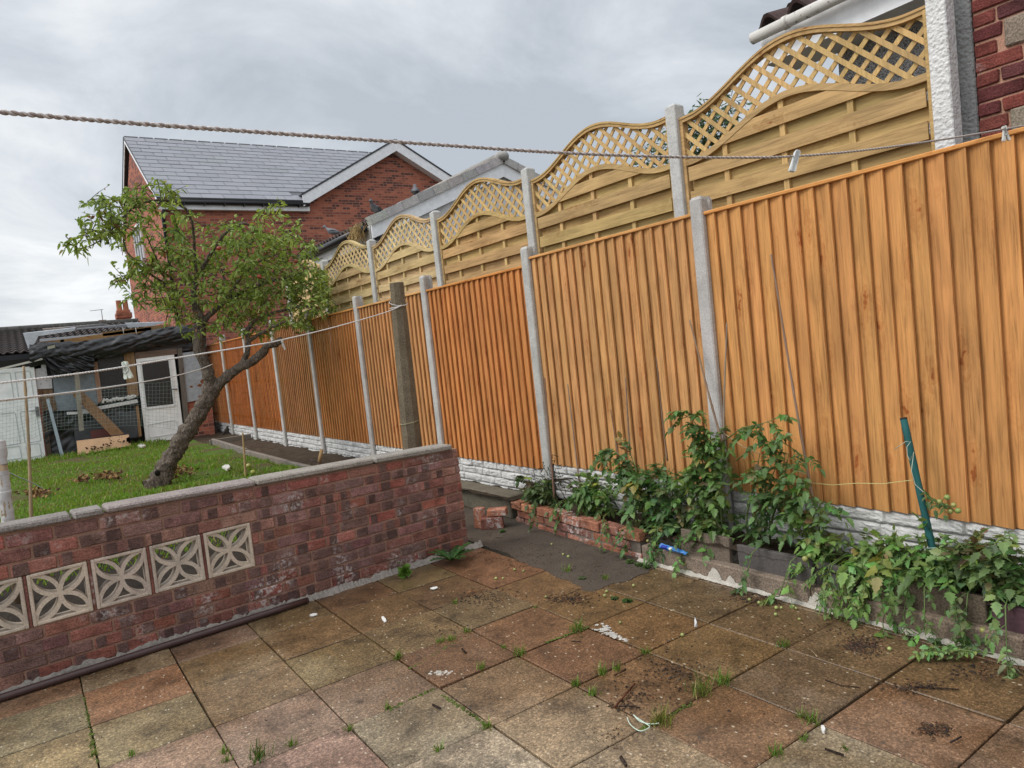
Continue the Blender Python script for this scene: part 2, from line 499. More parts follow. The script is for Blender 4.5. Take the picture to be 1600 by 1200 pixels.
    def ball(s, c, r, tint=(1, 1, 1), n=10, m=7, sq=(1, 1, 1), rnd=None):
        c = Vector(c); vs, fs = [], []
        for j in range(m + 1):
            th = PI * j / m
            for i in range(n):
                ph = 2 * PI * i / n
                vs.append(c + Vector((math.sin(th) * math.cos(ph) * sq[0], math.sin(th) * math.sin(ph) * sq[1], math.cos(th) * sq[2])) * r)
        for j in range(m):
            for i in range(n):
                fs.append((j * n + i, (j + 1) * n + i, (j + 1) * n + (i + 1) % n, j * n + (i + 1) % n))
        return s.add(vs, fs, tint, rnd, True)
    def build(s, name, m, parent=None, loc=None, fix=True):
        """link as ONE mesh object; geometry is given in world coordinates and re-based on its parent / its own base"""
        v = np.array(s.v, dtype=np.float32).reshape(-1, 3)
        if parent is not None:
            v = v - np.array(parent['_base'], dtype=np.float32) if '_base' in parent else v
            base = None
        elif loc is not None:
            base = Vector(loc)
        else:
            base = Vector(((v[:, 0].min() + v[:, 0].max()) / 2, (v[:, 1].min() + v[:, 1].max()) / 2, v[:, 2].min()))
        if base is not None:
            v = v - np.array(base, dtype=np.float32)
        me = bpy.data.meshes.new(name)
        me.from_pydata(v.tolist(), [], s.f)
        at_ = me.attributes.new('tint', 'FLOAT_COLOR', 'POINT')
        at_.data.foreach_set('color', np.array(s.t, dtype=np.float32).ravel())
        me.polygons.foreach_set('use_smooth', s.sm)
        me.materials.append(MATS[m] if isinstance(m, str) else m)
        me.update()
        o = bpy.data.objects.new(name, me)
        S.collection.objects.link(o)
        if parent is not None:
            o.parent = parent
            o['_base'] = parent['_base']
        else:
            o.location = base
            o['_base'] = tuple(base)
        return o


def fixnormals(o):
    import bmesh
    bm = bmesh.new(); bm.from_mesh(o.data); bmesh.ops.recalc_face_normals(bm, faces=bm.faces); bm.to_mesh(o.data); bm.free()
    return o
def thing(name, label, cat, loc, group=None):
    o = bpy.data.objects.new(name, None)
    S.collection.objects.link(o)
    o.location = loc; o['_base'] = tuple(loc)
    o.empty_display_size = 0.1
    return tag(o, label, cat, group)
def tag(o, label, cat, group=None, kind=None):
    o['label'] = label; o['category'] = cat
    if group: o['group'] = group
    if kind: o['kind'] = kind
    return o
def struct(o, kind='structure'):
    o['kind'] = kind
    return o
def U(a, b): return random.uniform(a, b)
def jt(c, v=0.12, h=0.04):
    k = 1 + U(-v, v)
    return tuple(max(0.003, x * k * (1 + U(-h, h))) for x in c)

# ================================================================== GROUND
random.seed(5)
C = CAMH
# base ground to the horizon
m = MB(); m.grid(lambda u, v: (-400 + 800 * u, -400 + 800 * v, -0.16), 8, 8, (0.10, 0.085, 0.06))
struct(m.build('ground', 'soil', loc=(0, 0, 0)))

# paving slabs, 18 inch squares on a dark bed
Y_, Rd, Pk, Gy, Tn, Br, Dk = (0.200, 0.136, 0.058), (0.215, 0.105, 0.058), (0.225, 0.145, 0.105), (0.265, 0.215, 0.155), (0.245, 0.18, 0.10), (0.165, 0.108, 0.055), (0.135, 0.092, 0.052)
tone = {(0, 1): (0.29, 0.10, 0.045), (0, 2): (0.25, 0.185, 0.09), (0, 3): Pk, (-1, 1): (0.23, 0.18, 0.10), (-1, 2): (0.28, 0.20, 0.09), (-1, 3): Pk, (1, 1): Y_, (1, 2): (0.24, 0.175, 0.08), (1, 3): Pk, (2, 1): Y_, (2, 2): Y_, (2, 3): Pk,
        (3, 1): (0.20, 0.10, 0.05), (3, 2): Tn, (3, 3): Rd, (3, 4): Tn, (2, 4): Gy, (4, 2): (0.20, 0.155, 0.09), (4, 3): Rd, (4, 4): Rd, (4, 5): (0.24, 0.115, 0.06), (3, 5): Tn, (5, 3): (0.24, 0.155, 0.06), (5, 4): (0.25, 0.16, 0.06), (5, 5): (0.26, 0.17, 0.065),
        (5, 6): (0.18, 0.125, 0.07), (4, 6): (0.23, 0.115, 0.06), (6, 5): Br, (6, 6): Br, (6, 7): (0.21, 0.145, 0.065), (5, 7): Rd, (3, 6): Tn, (2, 5): Gy, (1, 4): Pk, (0, 4): Pk, (4, 1): (0.17, 0.115, 0.06), (5, 2): (0.22, 0.145, 0.06), (6, 4): Br, (6, 3): Br, (4, 7): Gy}
PX0, PY0, PS, PV = 0.08, 4.96, 0.469, 0.473
m = MB()
tone = {k: (v[0] * .86, v[1] * (.82 if v[1] > .5 * v[0] else .95), v[2] * .84) if v not in (Y_, Rd, Pk, Gy, Tn, Br, Dk) else v for k, v in tone.items()}
for i in range(-7, 8):
    for j in range(0, 15):
        x0, y1 = PX0 + i * PS, PY0 - j * PV
        cx, cy = x0 + PS / 2, y1 - PV / 2
        if cx > 2.75 and cy > 3.44: continue
        g = U(0.003, 0.006)
        x1, y0 = min(x0 + PS, 3.47), y1 - PV
        if x1 - x0 < 0.1: continue
        rx, ry = U(-0.005, 0.005), U(-0.005, 0.005)
        Mx = Matrix.Translation((cx, cy, U(-0.003, 0.003))) @ Matrix.Rotation(rx, 4, 'X') @ Matrix.Rotation(ry, 4, 'Y') @ Matrix.Translation((-cx, -cy, 0))
        t = tone.get((i, j)) or random.choice([Y_, Tn, Pk, Gy, Rd, Tn])
        t = tuple((a_ * .6 + b_ * .4) * 1.10 for a_, b_ in zip(t, (0.190, 0.145, 0.095)))
        m.cbox((x0 + g, y0 + g, -0.045), (x1 - g, y1 - g, 0.0), U(0.0025, 0.0045), jt(t, 0.05), None, Mx, 0.0025)
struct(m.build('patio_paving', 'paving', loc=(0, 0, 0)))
m = MB(); m.grid(lambda u, v: (-3.6 + 7.12 * u, -2.2 + 7.5 * v, -0.018 + 0.006 * mnoise.noise(Vector((u * 60, v * 60, 0)))), 60, 60, (0.055, 0.05, 0.032))
struct(m.build('paving_bed', 'soil', loc=(0, 0, 0)))
# rough concrete infill in the corner by the bed
poly = [(2.95, 5.35), (2.93, 4.9), (2.93, 4.60), (2.86, 4.30), (2.875, 4.045), (2.82, 3.85), (2.835, 3.70), (2.79, 3.50), (2.83, 3.44), (2.99, 3.455), (3.12, 3.41), (3.30, 3.43), (3.47, 3.50), (3.52, 4.43), (3.58, 5.05), (3.62, 5.9), (3.62, 7.3), (2.6, 7.3)]
pp = []
for (xa, ya), (xb, yb) in zip(poly, poly[1:] + poly[:1]):
    for k in range(12):
        t = k / 12; x, y = xa + (xb - xa) * t, ya + (yb - ya) * t
        pp.append((x + .03 * mnoise.noise(Vector((x * 9, y * 9, 1))) + .015 * mnoise.noise(Vector((x * 40, y * 40, 5))), y + .03 * mnoise.noise(Vector((x * 9, y * 9, 6))) + .015 * mnoise.noise(Vector((x * 40, y * 40, 2)))))
m = MB(); m.prism([(x, y, -0.04) for x, y in pp], (0, 0, 0.0425), (0.080, 0.064, 0.050))
struct(m.build('concrete_path', 'concrete_rough', loc=(0, 0, 0)))

# lawn and soil behind the wall
GZ = 0.24
def lawn_h(x, y):
    return GZ + 0.02 * mnoise.noise(Vector((x * 1.1, y * 1.1, 3))) + 0.012 * mnoise.noise(Vector((x * 4, y * 4, 7)))
m = MB(); m.grid(lambda u, v: (-7 + 9.9 * u, 6.6 + 11.4 * v, lawn_h(-7 + 9.9 * u, 6.6 + 11.4 * v)), 100, 110)
struct(m.build('lawn', 'turf', loc=(0, 0, 0)))
m = MB(); m.grid(lambda u, v: (-7 + 9.75 * u, 5.0 + 1.65 * v, 0.235 + 0.03 * mnoise.noise(Vector((u * 40, v * 8, 2)))), 100, 20, (0.035, 0.027, 0.02))
struct(m.build('border_soil', 'soil', loc=(0, 0, 0)))
m = MB(); m.grid(lambda u, v: (2.84 + 1.01 * u, 6.7 + 11.55 * v, 0.205 + 0.03 * mnoise.noise(Vector((u * 3, v * 40, 1))) + 0.02 * mnoise.noise(Vector((u * 9, v * 130, 5)))), 16, 220, (0.075, 0.055, 0.038))
struct(m.build('garden_soil', 'soil', loc=(0, 0, 0)))
# bare worn earth in the grass
def bare(x, y):
    v = mnoise.noise(Vector((x * 0.75, y * 0.5, 11))) + 0.5 * mnoise.noise(Vector((x * 2.2, y * 1.7, 4)))
    v += 0.55 * max(0, 1 - abs(x - 2.75) / 0.5) + 0.9 * max(0, 1 - math.hypot(x - 2.6, (y - 16.6) * 0.6) / 1.5) + 0.45 * max(0, 1 - math.hypot(x - 1.95, (y - 11.2) * 0.4) / 0.8)
    v += 1.0 * max(0, 1 - math.hypot(x - 0.0, (y - 11.9) * 0.8) / 0.55)
    return v
m = MB()
N = 0
rs = np.random.RandomState(3)
while N < 38000:
    y = 6.1 + 11.5 * rs.rand() ** 1.1
    if y < 9.0 and rs.rand() < 0.65: y += 3.0 * rs.rand()
    x = -1.1 + (4.05 if y > 8 else 3.9) * rs.rand()
    if x > y * 0.42 + 0.3 or x > 2.93: 
        N += 1; continue
    b = bare(x, y)
    if b > 0.30 + 0.40 * rs.rand(): 
        N += 1; continue
    hgt = 0.02 + 0.032 * rs.rand() + (0.08 * rs.rand() if y > 16.6 else 0) + (0.035 * rs.rand() if mnoise.noise(Vector((x * 2, y * 2, 0))) > 0.25 else 0)
    a = rs.rand() * 6.283
    w = 0.006 + 0.006 * rs.rand()
    z = lawn_h(x, y) - 0.008
    lx, ly = (rs.rand() - .5) * hgt * 1.3, (rs.rand() - .5) * hgt * 1.3
    ca, sa = math.cos(a) * w, math.sin(a) * w
    k = 0.75 + 0.6 * rs.rand()
    patch = 0.5 + 0.5 * mnoise.noise(Vector((x * 1.3, y * 1.3, 9)))
    col = (0.125 * k + 0.05 * patch, 0.25 * k, 0.03 * k) if rs.rand() > 0.14 else (0.26 * k, 0.22 * k, 0.08 * k)
    m.add([(x - ca, y - sa, z), (x + ca, y + sa, z), (x + ca * .6 + lx * .5, y + sa * .6 + ly * .5, z + hgt * .65), (x - ca * .6 + lx * .5, y - sa * .6 + ly * .5, z + hgt * .65), (x + lx, y + ly, z + hgt)], [(0, 1, 2, 3), (3, 2, 4)], col, rs.rand())
    N += 1
o = m.build('lawn_grass', 'grass_blade', loc=(0, 0, 0)); struct(o, 'stuff')
tag(o, 'short patchy green grass growing over the back garden', 'grass', kind='stuff')

# concrete edging of the garden bed along the fence (far part)
m = MB()
for k, (a, b) in enumerate([((3.02, 15.1), (2.93, 12.2)), ((2.93, 12.18), (2.92, 9.95)), ((2.92, 9.93), (2.95, 8.2)), ((2.95, 8.18), (3.0, 6.4))]):
    a = Vector((*a, 0)); b = Vector((*b, 0)); d = (b - a); L = d.length
    Mx = Matrix.Translation(a) @ Matrix.Rotation(math.atan2(d.y, d.x), 4, 'Z')
    m.cbox((0, -0.03, 0.05), (L, 0.03, 0.315 + U(-.015, .015)), 0.008, jt((0.20, 0.18, 0.15), 0.1), None, Mx)
m.cbox((2.95, 15.05, 0.05), (3.75, 15.11, 0.31), 0.008, (0.19, 0.17, 0.14))
tag(m.build('bed_edging', 'concrete_rough'), 'low mossy concrete edging of the soil bed beyond the brick wall', 'garden edging')

# ================================================================== ORANGE FENCE
FX = 3.80                       # face of the panels
FY0, FP = 3.144, 1.93
def base_z(k): return {0: 0.49, 1: 0.495, 2: 0.505, 3: 0.447, 4: 0.45, 5: 0.452, 6: 0.452, 7: 0.45, 8: 0.45, 9: 0.45}[k]
where = {1: 'nearest the camera behind the green garden stake', 2: 'behind the tall tomato bush and bamboo canes', 3: 'just beside the end of the low brick wall', 4: 'partly hidden by the rough concrete clothes post',
         5: 'just past the rough concrete clothes post', 6: 'behind the loose end of the clothes line knot', 7: 'behind the right branch of the leaning tree', 8: 'second from the shed, near the trunk fork', 9: 'last before the brick corner of the shed'}
ptone = {1: (0.565, 0.273, 0.084), 2: (0.54, 0.282, 0.100), 3: (0.57, 0.235, 0.066), 4: (0.53, 0.265, 0.095), 5: (0.53, 0.235, 0.068), 6: (0.47, 0.235, 0.085), 7: (0.56, 0.23, 0.062), 8: (0.57, 0.235, 0.064), 9: (0.55, 0.235, 0.07)}
pword = {1: 'bright golden orange', 2: 'pale tan', 3: 'deep orange', 4: 'tan', 5: 'brownish orange', 6: 'dark streaked brown', 7: 'orange', 8: 'orange', 9: 'orange'}
FG = 'feather-edge fence panels of the orange fence'
for k in range(1, 10):
    yc = FY0 + (k - 1) * FP + (-FP / 2 if k >= 1 else 0)
    y0, y1 = yc - FP / 2 + 0.03, yc + FP / 2 - 0.03
    z0 = base_z(k); H = 1.825
    root = thing('feather_edge_fence', '%s upright-board fence panel %s' % (pword[k], where[k]), 'fence panel', (FX, yc, z0), FG)
    random.seed(100 + k)
    m = MB()
    nb_ = 19
    pit = (y1 - y0) / nb_
    for q in range(nb_):
        a = y0 + q * pit                       # near end, thick edge
        b = a + pit + 0.018
        thick, thin = U(0.015, 0.018), 0.003
        j = U(-0.002, 0.002)
        # wedge section: proud at the near edge, tucked under its neighbour at the far edge
        sec = [(FX - 0.017 - thick, a + j), (FX - 0.004, b + 0.010), (FX - 0.001, b + 0.010), (FX - 0.017, a + j)]
        zb, zt = z0 + U(-0.004, 0.002), z0 + H - 0.012
        warp = U(-0.003, 0.003)
        nz = 6
        vs, fs = [], []
        for z_ in range(nz + 1):
            t = z_ / nz
            w = warp * math.sin(t * PI) + U(-.0006, .0006)
            for (sx, sy) in sec: vs.append((sx + (w if sx < FX else 0), sy + w * 0.6, zb + (zt - zb) * t))
        for z_ in range(nz):
            for c_ in range(4): fs.append((4 * z_ + c_, 4 * z_ + (c_ + 1) % 4, 4 * z_ + 4 + (c_ + 1) % 4, 4 * z_ + 4 + c_))
        fs += [(3, 2, 1, 0), tuple(4 * nz + c_ for c_ in range(4))]
        pt_ = ptone[k]; m.add(vs, fs, jt((pt_[0] * 1.02, pt_[1] * 1.02, pt_[2] * 1.14), 0.09, 0.02))
    m.build('board', 'board_wood_vertical', root)
    m = MB(); m.cbox((FX - 0.040, y0, z0 + H - 0.012), (FX + 0.026, y1, z0 + H + 0.010), 0.004, jt(tuple(c * 1.1 for c in ptone[k]), 0.05))
    m.build('capping_rail', 'board_wood_along', root)
    m = MB()
    for zz in (0.18, 0.9, 1.6): m.box((FX + 0.007, y0, z0 + zz), (FX + 0.045, y1, z0 + zz + 0.05), ptone[k])
    m.build('rear_rail', 'board_wood_along', root)

# rock-faced concrete gravel boards
def gravel_mesh(z0, z1, y0, y1, seed):
    random.seed(seed)
    m = MB()
    nz, ny = 36, 190
    rows = 4; hgt = (z1 - z0)
    cuts = []
    for r in range(rows):
        c = [0.0]; x = U(0.1, 0.3)
        while x < 1.87: c.append(x); x += random.choice([0.14, 0.20, 0.26, 0.34])
        c.append(1.9); cuts.append(c)
    def fn(u, v):
        y = u * (y1 - y0); zz = v * rows
        r = min(rows - 1, int(zz)); fz = zz - r
        c = cuts[r]
        d = min(abs(y - e) for e in c)
        e1 = min(1.0, d / 0.013); e2 = min(1.0, min(fz, 1 - fz) * (hgt / rows) / 0.012)
        env = (e1 * e2) ** 0.5
        p = Vector((y * 7, r * 3.3 + fz * 1.3, seed))
        rock = 0.8 + 0.42 * mnoise.noise(p * 0.8) + 0.26 * abs(mnoise.noise(p * 2.1)) - .1 + 0.10 * mnoise.noise(p * 6.5)
        edge = min(1, min(u, 1 - u) * 60)
        return (FX + 0.010 - 0.036 * env * max(0.1, rock) * edge, y0 + y, z0 + v * hgt)
    m.grid(fn, ny, nz, (0.54, 0.535, 0.52), None, False)
    m.box((FX + 0.0085, y0, z0), (FX + 0.045, y1, z1 - 0.002), (0.4, 0.4, 0.4))
    return m
for k in range(1, 10):
    yc = FY0 + (k - 1) * FP - FP / 2
    o = gravel_mesh(base_z(k) - 0.31, base_z(k) - 0.004, yc - FP / 2 + 0.035, yc + FP / 2 - 0.035, 30 + k).build('gravel_board', 'stone_face')
    tag(o, 'rock-faced gravel board under the fence panel %s' % where[k], 'gravel board', 'rock-faced gravel boards under the orange fence')

# slotted concrete posts
pw = {-1: 'at the very right edge of the garden', 0: 'rising behind the tallest tomato bush', 1: 'with dry tomato stems at its foot', 2: 'just right of the rough clothes post and behind the wall end', 3: 'first to the left of the rough clothes post',
      4: 'second to the left of the rough clothes post', 5: 'third to the left of the rough clothes post, below the knot', 6: 'crossed by the right branch of the leaning tree', 7: 'beside the trunk fork of the leaning tree', 8: 'meeting the brick corner of the shed'}
for i in range(-1, 9):
    y = FY0 + i * FP
    random.seed(200 + i)
    m = MB()
    zt = 2.44 + U(-.006, .006)
    hw = 0.05
    x0, x1 = FX - 0.055, FX + 0.055
    tt = jt((0.44, 0.43, 0.40), 0.06, 0.02)
    # H-section shaft with weathered top
    sec = [(x0, -hw + .008), (x0 + .008, -hw), (FX - .020, -hw), (FX - .017, -hw + .022), (FX + .030, -hw + .022), (FX + .033, -hw), (x1, -hw), (x1, hw), (FX + .033, hw), (FX + .030, hw - .022), (FX - .017, hw - .022), (FX - .020, hw), (x0 + .008, hw), (x0, hw - .008)]
    n = len(sec)
    vs, fs = [], []
    for z in (0.05, 0.7, 1.4, zt - 0.02): vs += [(a, y + b, z) for a, b in sec]
    vs += [(FX + (a - FX) * 0.8, y + b * 0.8, zt) for a, b in sec]
    for q in range(4):
        for c_ in range(n): fs.append((q * n + c_, q * n + (c_ + 1) % n, (q + 1) * n + (c_ + 1) % n, (q + 1) * n + c_))
    fs.append(tuple(4 * n + c_ for c_ in range(n)))
    m.add(vs, fs, tt)
    tag(m.build('fence_post', 'concrete_smooth'), 'grey concrete orange-fence post %s' % pw[i], 'fence post', 'concrete posts of the orange fence')

# ================================================================== TALL TRELLIS FENCE BEHIND
TX, TP, TY0 = 4.25, 1.86, 1.81
twhere = {0: 'nearest panel beside the red brick house corner', 1: 'second panel from the brick house corner', 2: 'third panel from the brick house corner', 3: 'fourth panel, above the rough clothes post', 4: 'fifth panel, beside the tree crown', 5: 'farthest panel, mostly hidden by the tree crown'}
def prof(t):   # t 0 near end .. 1 far end
    return 0.5 - 0.5 * math.cos(2 * PI * min(1, max(0, (t - 0.04) / 0.92)))
for k in range(0, 6):
    random.seed(300 + k)
    y0, y1 = TY0 + k * TP + 0.05, TY0 + (k + 1) * TP - 0.05
    ttop = lambda y: 3.185 - 0.055 * (y - y0) / (y1 - y0) + 0.215 * prof((y - y0) / (y1 - y0))
    tlow = lambda y: 2.835 - 0.02 * (y - y0) / (y1 - y0) + 0.205 * prof((y - y0) / (y1 - y0))
    pale = (0.51, 0.345, 0.15) if k < 3 else (0.58, 0.43, 0.22)
    root = thing('trellis_fence', 'wavy trellis fence, %s' % twhere[k], 'fence panel', (TX, (y0 + y1) / 2, 0.3), 'wavy trellis panels of the tall fence behind')
    ys = [y0 + (y1 - y0) * q / 40 for q in range(41)]
    m = MB()
    m.strip(ys, [ttop(y) - 0.042 for y in ys], [ttop(y) for y in ys], TX - 0.03, TX + 0.03, jt(pale, .05))
    m.strip(ys, [ttop(y) - 0.018 for y in ys], [ttop(y) - 0.012 for y in ys], TX - 0.036, TX - 0.0305, jt(pale, .05))
    m.strip(ys, [tlow(y) - 0.042 for y in ys], [tlow(y) for y in ys], TX - 0.03, TX + 0.03, jt(pale, .05))
    for (a, b) in ((y0, y0 + 0.03), (y1 - 0.03, y1)):
        m.cbox((TX - 0.032, a - 0.001, 0.32), (TX + 0.032, b + 0.001, min(ttop(a), ttop(b)) - 0.02), 0.003, jt(pale, .06))
    m.build('frame', 'board_wood_along', root)
    # diagonal lattice, two layers, clipped to the opening
    m = MB()
    for sgn, xo in ((1, -0.012), (-1, 0.002)):
        c = -2.0
        while c < 3.0:
            # line: z = 2.8 + sgn*(y-y0-c)*slope
            slope = 0.93
            pts = []
            for q in range(121):
                y = y0 + 0.028 + (y1 - y0 - 0.056) * q / 120
                z = 2.8 + sgn * slope * (y - y0 - c)
                if tlow(y) - 0.01 < z < ttop(y) - 0.035: pts.append((y, z))
            if len(pts) > 2:
                a, b = pts[0], pts[-1]
                d = Vector((0, b[0] - a[0], b[1] - a[1])); L = d.length
                if L > 0.03:
                    Mx = Matrix.Translation((TX + xo, a[0], a[1])) @ Matrix.Rotation(math.atan2(d.z, d.y), 4, 'X')
                    m.box((0, -0.008, -0.0145), (0.0095, L + 0.008, 0.0145), jt(tuple(v * 1.12 for v in pale), .12, .03), None, Mx)
            c += 0.130
    m.build('lattice', 'lath_wood', root)
    # overlapping horizontal boards, alternately in front of and behind the battens
    m = MB()
    z = 0.36; q = 0
    while z < 3.1:
        front = q % 2 == 0
        xa, xb = (TX - 0.026, TX - 0.014) if front else (TX + 0.012, TX + 0.022)
        lo, hi, yy = [], [], []
        for y in ys[1:-1] if True else ys:
            t_ = min(z + (0.098 if front else 0.12), tlow(y) - 0.03)
            yy.append(y); lo.append(z if t_ > z else t_ - 0.002); hi.append(t_)
        if max(h_ - l_ for h_, l_ in zip(hi, lo)) > 0.02:
            keep = [i for i in range(len(yy)) if hi[i] - lo[i] > 0.004]
            if len(keep) > 2:
                i0, i1 = keep[0], keep[-1]
                w1, w2 = U(-.004, .004), U(-.004, .004)
                m.strip(yy[i0:i1 + 1], [l_ + w1 for l_ in lo[i0:i1 + 1]], hi[i0:i1 + 1], xa, xb, jt(pale, .14, .05))
        z += 0.0885; q += 1
    m.build('board', 'board_wood_along', root)
    m = MB()
    for fr in (0.27, 0.53, 0.79):
        y = y0 + (y1 - y0) * fr
        m.box((TX - 0.0135, y - 0.019, 0.34), (TX + 0.0115, y + 0.019, tlow(y) - 0.035), jt(tuple(v * 1.1 for v in pale), .06))
    m.build('batten', 'lath_wood', root)

tpw = {0: 'at the corner of the red brick house', 1: 'between the nearest two trellis panels', 2: 'second to the left of the brick house corner post', 3: 'third to the left of the brick house corner post', 4: 'fourth to the left of the brick house corner post', 5: 'beside the right edge of the tree crown', 6: 'hidden mostly behind the tree crown'}
for i in range(0, 7):
    random.seed(400 + i)
    y = TY0 + i * TP
    m = MB()
    zt = 3.25 + U(-.02, .02) if i else 3.34
    hw = 0.05
    m.cbox((TX - 0.065, y - hw, 0.1), (TX + 0.04, y + hw, zt - 0.02), 0.006, (0.66, 0.66, 0.65) if i == 0 else (0.47, 0.47, 0.455))
    m.add([(TX - 0.06, y - hw + .005, zt - .0195), (TX + .035, y - hw + .005, zt - .0195), (TX + .035, y + hw - .005, zt - .0195), (TX - .06, y + hw - .005, zt - .0195), (TX - 0.03, y - .02, zt), (TX + .01, y - .02, zt), (TX + .01, y + .02, zt), (TX - .03, y + .02, zt)],
          [(0, 1, 5, 4), (1, 2, 6, 5), (2, 3, 7, 6), (3, 0, 4, 7), (4, 5, 6, 7)], (0.47, 0.47, 0.455))
    tag(m.build('trellis_post', 'stone_face' if i else 'roughcast'), '%s trellis fence post %s' % ('white rough-cast' if i == 0 else 'pale grey', tpw[i]), 'fence post', 'posts of the tall trellis fence')

# ================================================================== LOW BRICK WALL
random.seed(21)
def wy(x): return 4.80 + 0.05 * x               # front face in plan
def wtop(x): return 0.884 - 0.0215 * x          # under the coping
WA = math.atan(0.05)
WM = Matrix.Translation((0, 4.80, 0)) @ Matrix.Rotation(WA, 4, 'Z')
wall = thing('brick_wall', 'low weathered red brick garden wall with pierced concrete blocks and coping', 'wall', (1.2, 4.88, 0))
XL, XR, WT = -3.2, 2.80, 0.15
bricks = [(0.185, 0.082, 0.066), (0.165, 0.078, 0.064), (0.205, 0.087, 0.067), (0.145, 0.078, 0.070), (0.18, 0.10, 0.088), (0.21, 0.11, 0.088), (0.215, 0.078, 0.06), (0.16, 0.094, 0.082)]
zones = [(1.13 - 0.312 * k - 0.292, 1.13 - 0.312 * k) for k in range(0, 14)]
Z0, Z1 = 0.335, 0.632
m = MB(); mm = MB()
row = 0
z = -0.037
def wscale(x, z): return z * (wtop(x) / 0.860) if z > 0.64 else z
while z < 0.85:
    x = XL - (0.1125 if row % 2 else 0.0)
    top = min(z + 0.0645, 0.856)
    if top - z < 0.02: break
    while x < XR:
        x0, x1 = max(x, XL), min(x + 0.215, XR)
        segs = [(x0, x1)]
        if Z0 - 0.01 < z < Z1 - 0.02:
            lim = 1.135
            segs = [(max(x0, lim), x1)] if x1 > lim + 0.02 else []
        for (a, b) in segs:
            if b - a < 0.03: continue
            t = tuple(c_ * 1.42 for c_ in jt(random.choice(bricks), 0.18, 0.05))
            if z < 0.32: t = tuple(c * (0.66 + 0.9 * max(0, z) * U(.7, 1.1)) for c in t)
            sc = wtop((a + b) / 2) / 0.860 if z > 0.60 else 1.0
            pr = U(-0.003, 0.003)
            zz0, zz1 = (z + U(-.002, .002)), (top + U(-.002, .002))
            zz0, zz1 = zz0 * (1 + (sc - 1) * max(0, zz0 - .6) / .26), zz1 * (1 + (sc - 1) * max(0, zz1 - .6) / .26)
            # burnt header-sized patches on many faces
            for _r in range(random.choice([0, 1, 1, 2]) if b - a > 0.15 else 0):
                w_ = U(0.05, 0.085); q_ = a + (0 if _r == 0 else .12) + U(0.0, max(0.001, (b - a) * .45 - w_))
                if q_ + w_ > b - .002: continue
                kf = U(0.9, 1.35); dk = tuple(c * kf for c in (0.118, 0.07, 0.062))
                m.cbox((q_, pr - 0.0022, zz0 + 0.0015), (q_ + w_, 0.05, zz1 - 0.0015), 0.003, dk, None, WM, 0.0)
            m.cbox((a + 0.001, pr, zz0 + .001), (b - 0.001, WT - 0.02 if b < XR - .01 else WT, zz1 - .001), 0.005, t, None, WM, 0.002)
        x += 0.225
    # mortar beds and joints, set back
    row += 1
    z += 0.0745
mm.box((XL, 0.008, -0.05), (XR - 0.006, WT - 0.024, Z0 + 0.0), (0.29, 0.175, 0.13), None, WM)
mm.box((1.132, 0.007, Z0 + .0005), (XR - 0.006, WT - 0.024, Z1), (0.29, 0.175, 0.13), None, WM)
vs = [(XL, 0.007, Z1 + .0005), (XR - .006, 0.007, Z1 + .0005), (XR - .006, WT - .024, Z1 + .0005), (XL, WT - .024, Z1 + .0005), (XL, 0.007, wtop(XL)), (XR - .006, 0.007, wtop(XR)), (XR - .006, WT - .024, wtop(XR)), (XL, WT - .024, wtop(XL))]
mm.add([WM @ Vector(p) for p in vs], [(0, 3, 2, 1), (4, 5, 6, 7), (0, 1, 5, 4), (1, 2, 6, 5), (2, 3, 7, 6), (3, 0, 4, 7)], (0.29, 0.175, 0.13))
for (a, b) in zones:                                    # brick slips standing between the blocks
    m.cbox((a - 0.017, 0.003, Z0 + .002), (a - 0.002, WT - 0.03, Z1 - .002), 0.002, jt((0.20, 0.085, 0.065), .1), None, WM)
m.build('brickwork', 'brick', wall)
mm.build('mortar', 'mortar', wall)
# lime mortar smeared along the foot
m = MB()
random.seed(8)
def foot(x): return 0.048 + 0.026 * mnoise.noise(Vector((x * 5, 1, 0))) + 0.024 * mnoise.noise(Vector((x * 19, 4, 0))) + 0.02 * mnoise.noise(Vector((x * 61, 4, 7)))
xs = [XL + (XR + 0.12 - XL) * i / 420 for i in range(421)]
vs, fs = [], []
for x in xs:
    hgt = max(0.008, foot(x)) * (0.85 if x > 1.3 else 1.05)
    dep = 0.026 + 0.018 * mnoise.noise(Vector((x * 9, 9, 0))) + 0.016 * mnoise.noise(Vector((x * 37, 9, 3))) + (0.012 if x > 1.5 else 0)
    for (yy, zz) in ((0.001, hgt), (-0.006, hgt * 0.75), (-dep * 0.6, hgt * 0.35 + 0.004 * mnoise.noise(Vector((x * 50, 2, 2)))), (-dep, 0.002)):
        vs.append(WM @ Vector((x, yy + 0.004 * mnoise.noise(Vector((x * 60, zz * 60, 1))), zz)))
for i in range(420):
    for k in range(3): fs.append((4 * i + k, 4 * i + 4 + k, 4 * i + 5 + k, 4 * i + 1 + k))
m.add(vs, fs, (0.27, 0.245, 0.22))
m.build('mortar_fillet', 'mortar', wall)
# coping
x = XL
for L in [0.82, 0.9, 0.9, 0.735, 0.165, 0.88, 0.86, 0.70, 0.5]:
    if x >= 2.7: break
    x1 = min(x + L, 2.745)
    jz = U(-0.004, 0.004)
    m = MB()
    a = math.atan((wtop(x1) - wtop(x)) / (x1 - x))
    Mx = WM @ Matrix.Translation((x, -0.022, wtop(x) + jz + 0.002)) @ Matrix.Rotation(-a, 4, 'Y')
    m.cbox((0.006, 0.0, 0.0), (x1 - x - 0.006, 0.205, 0.040), 0.010, jt((0.255, 0.23, 0.205), 0.12), None, Mx, 0.003)
    m.build('coping_stone', 'concrete_rough', wall)
    x = x1
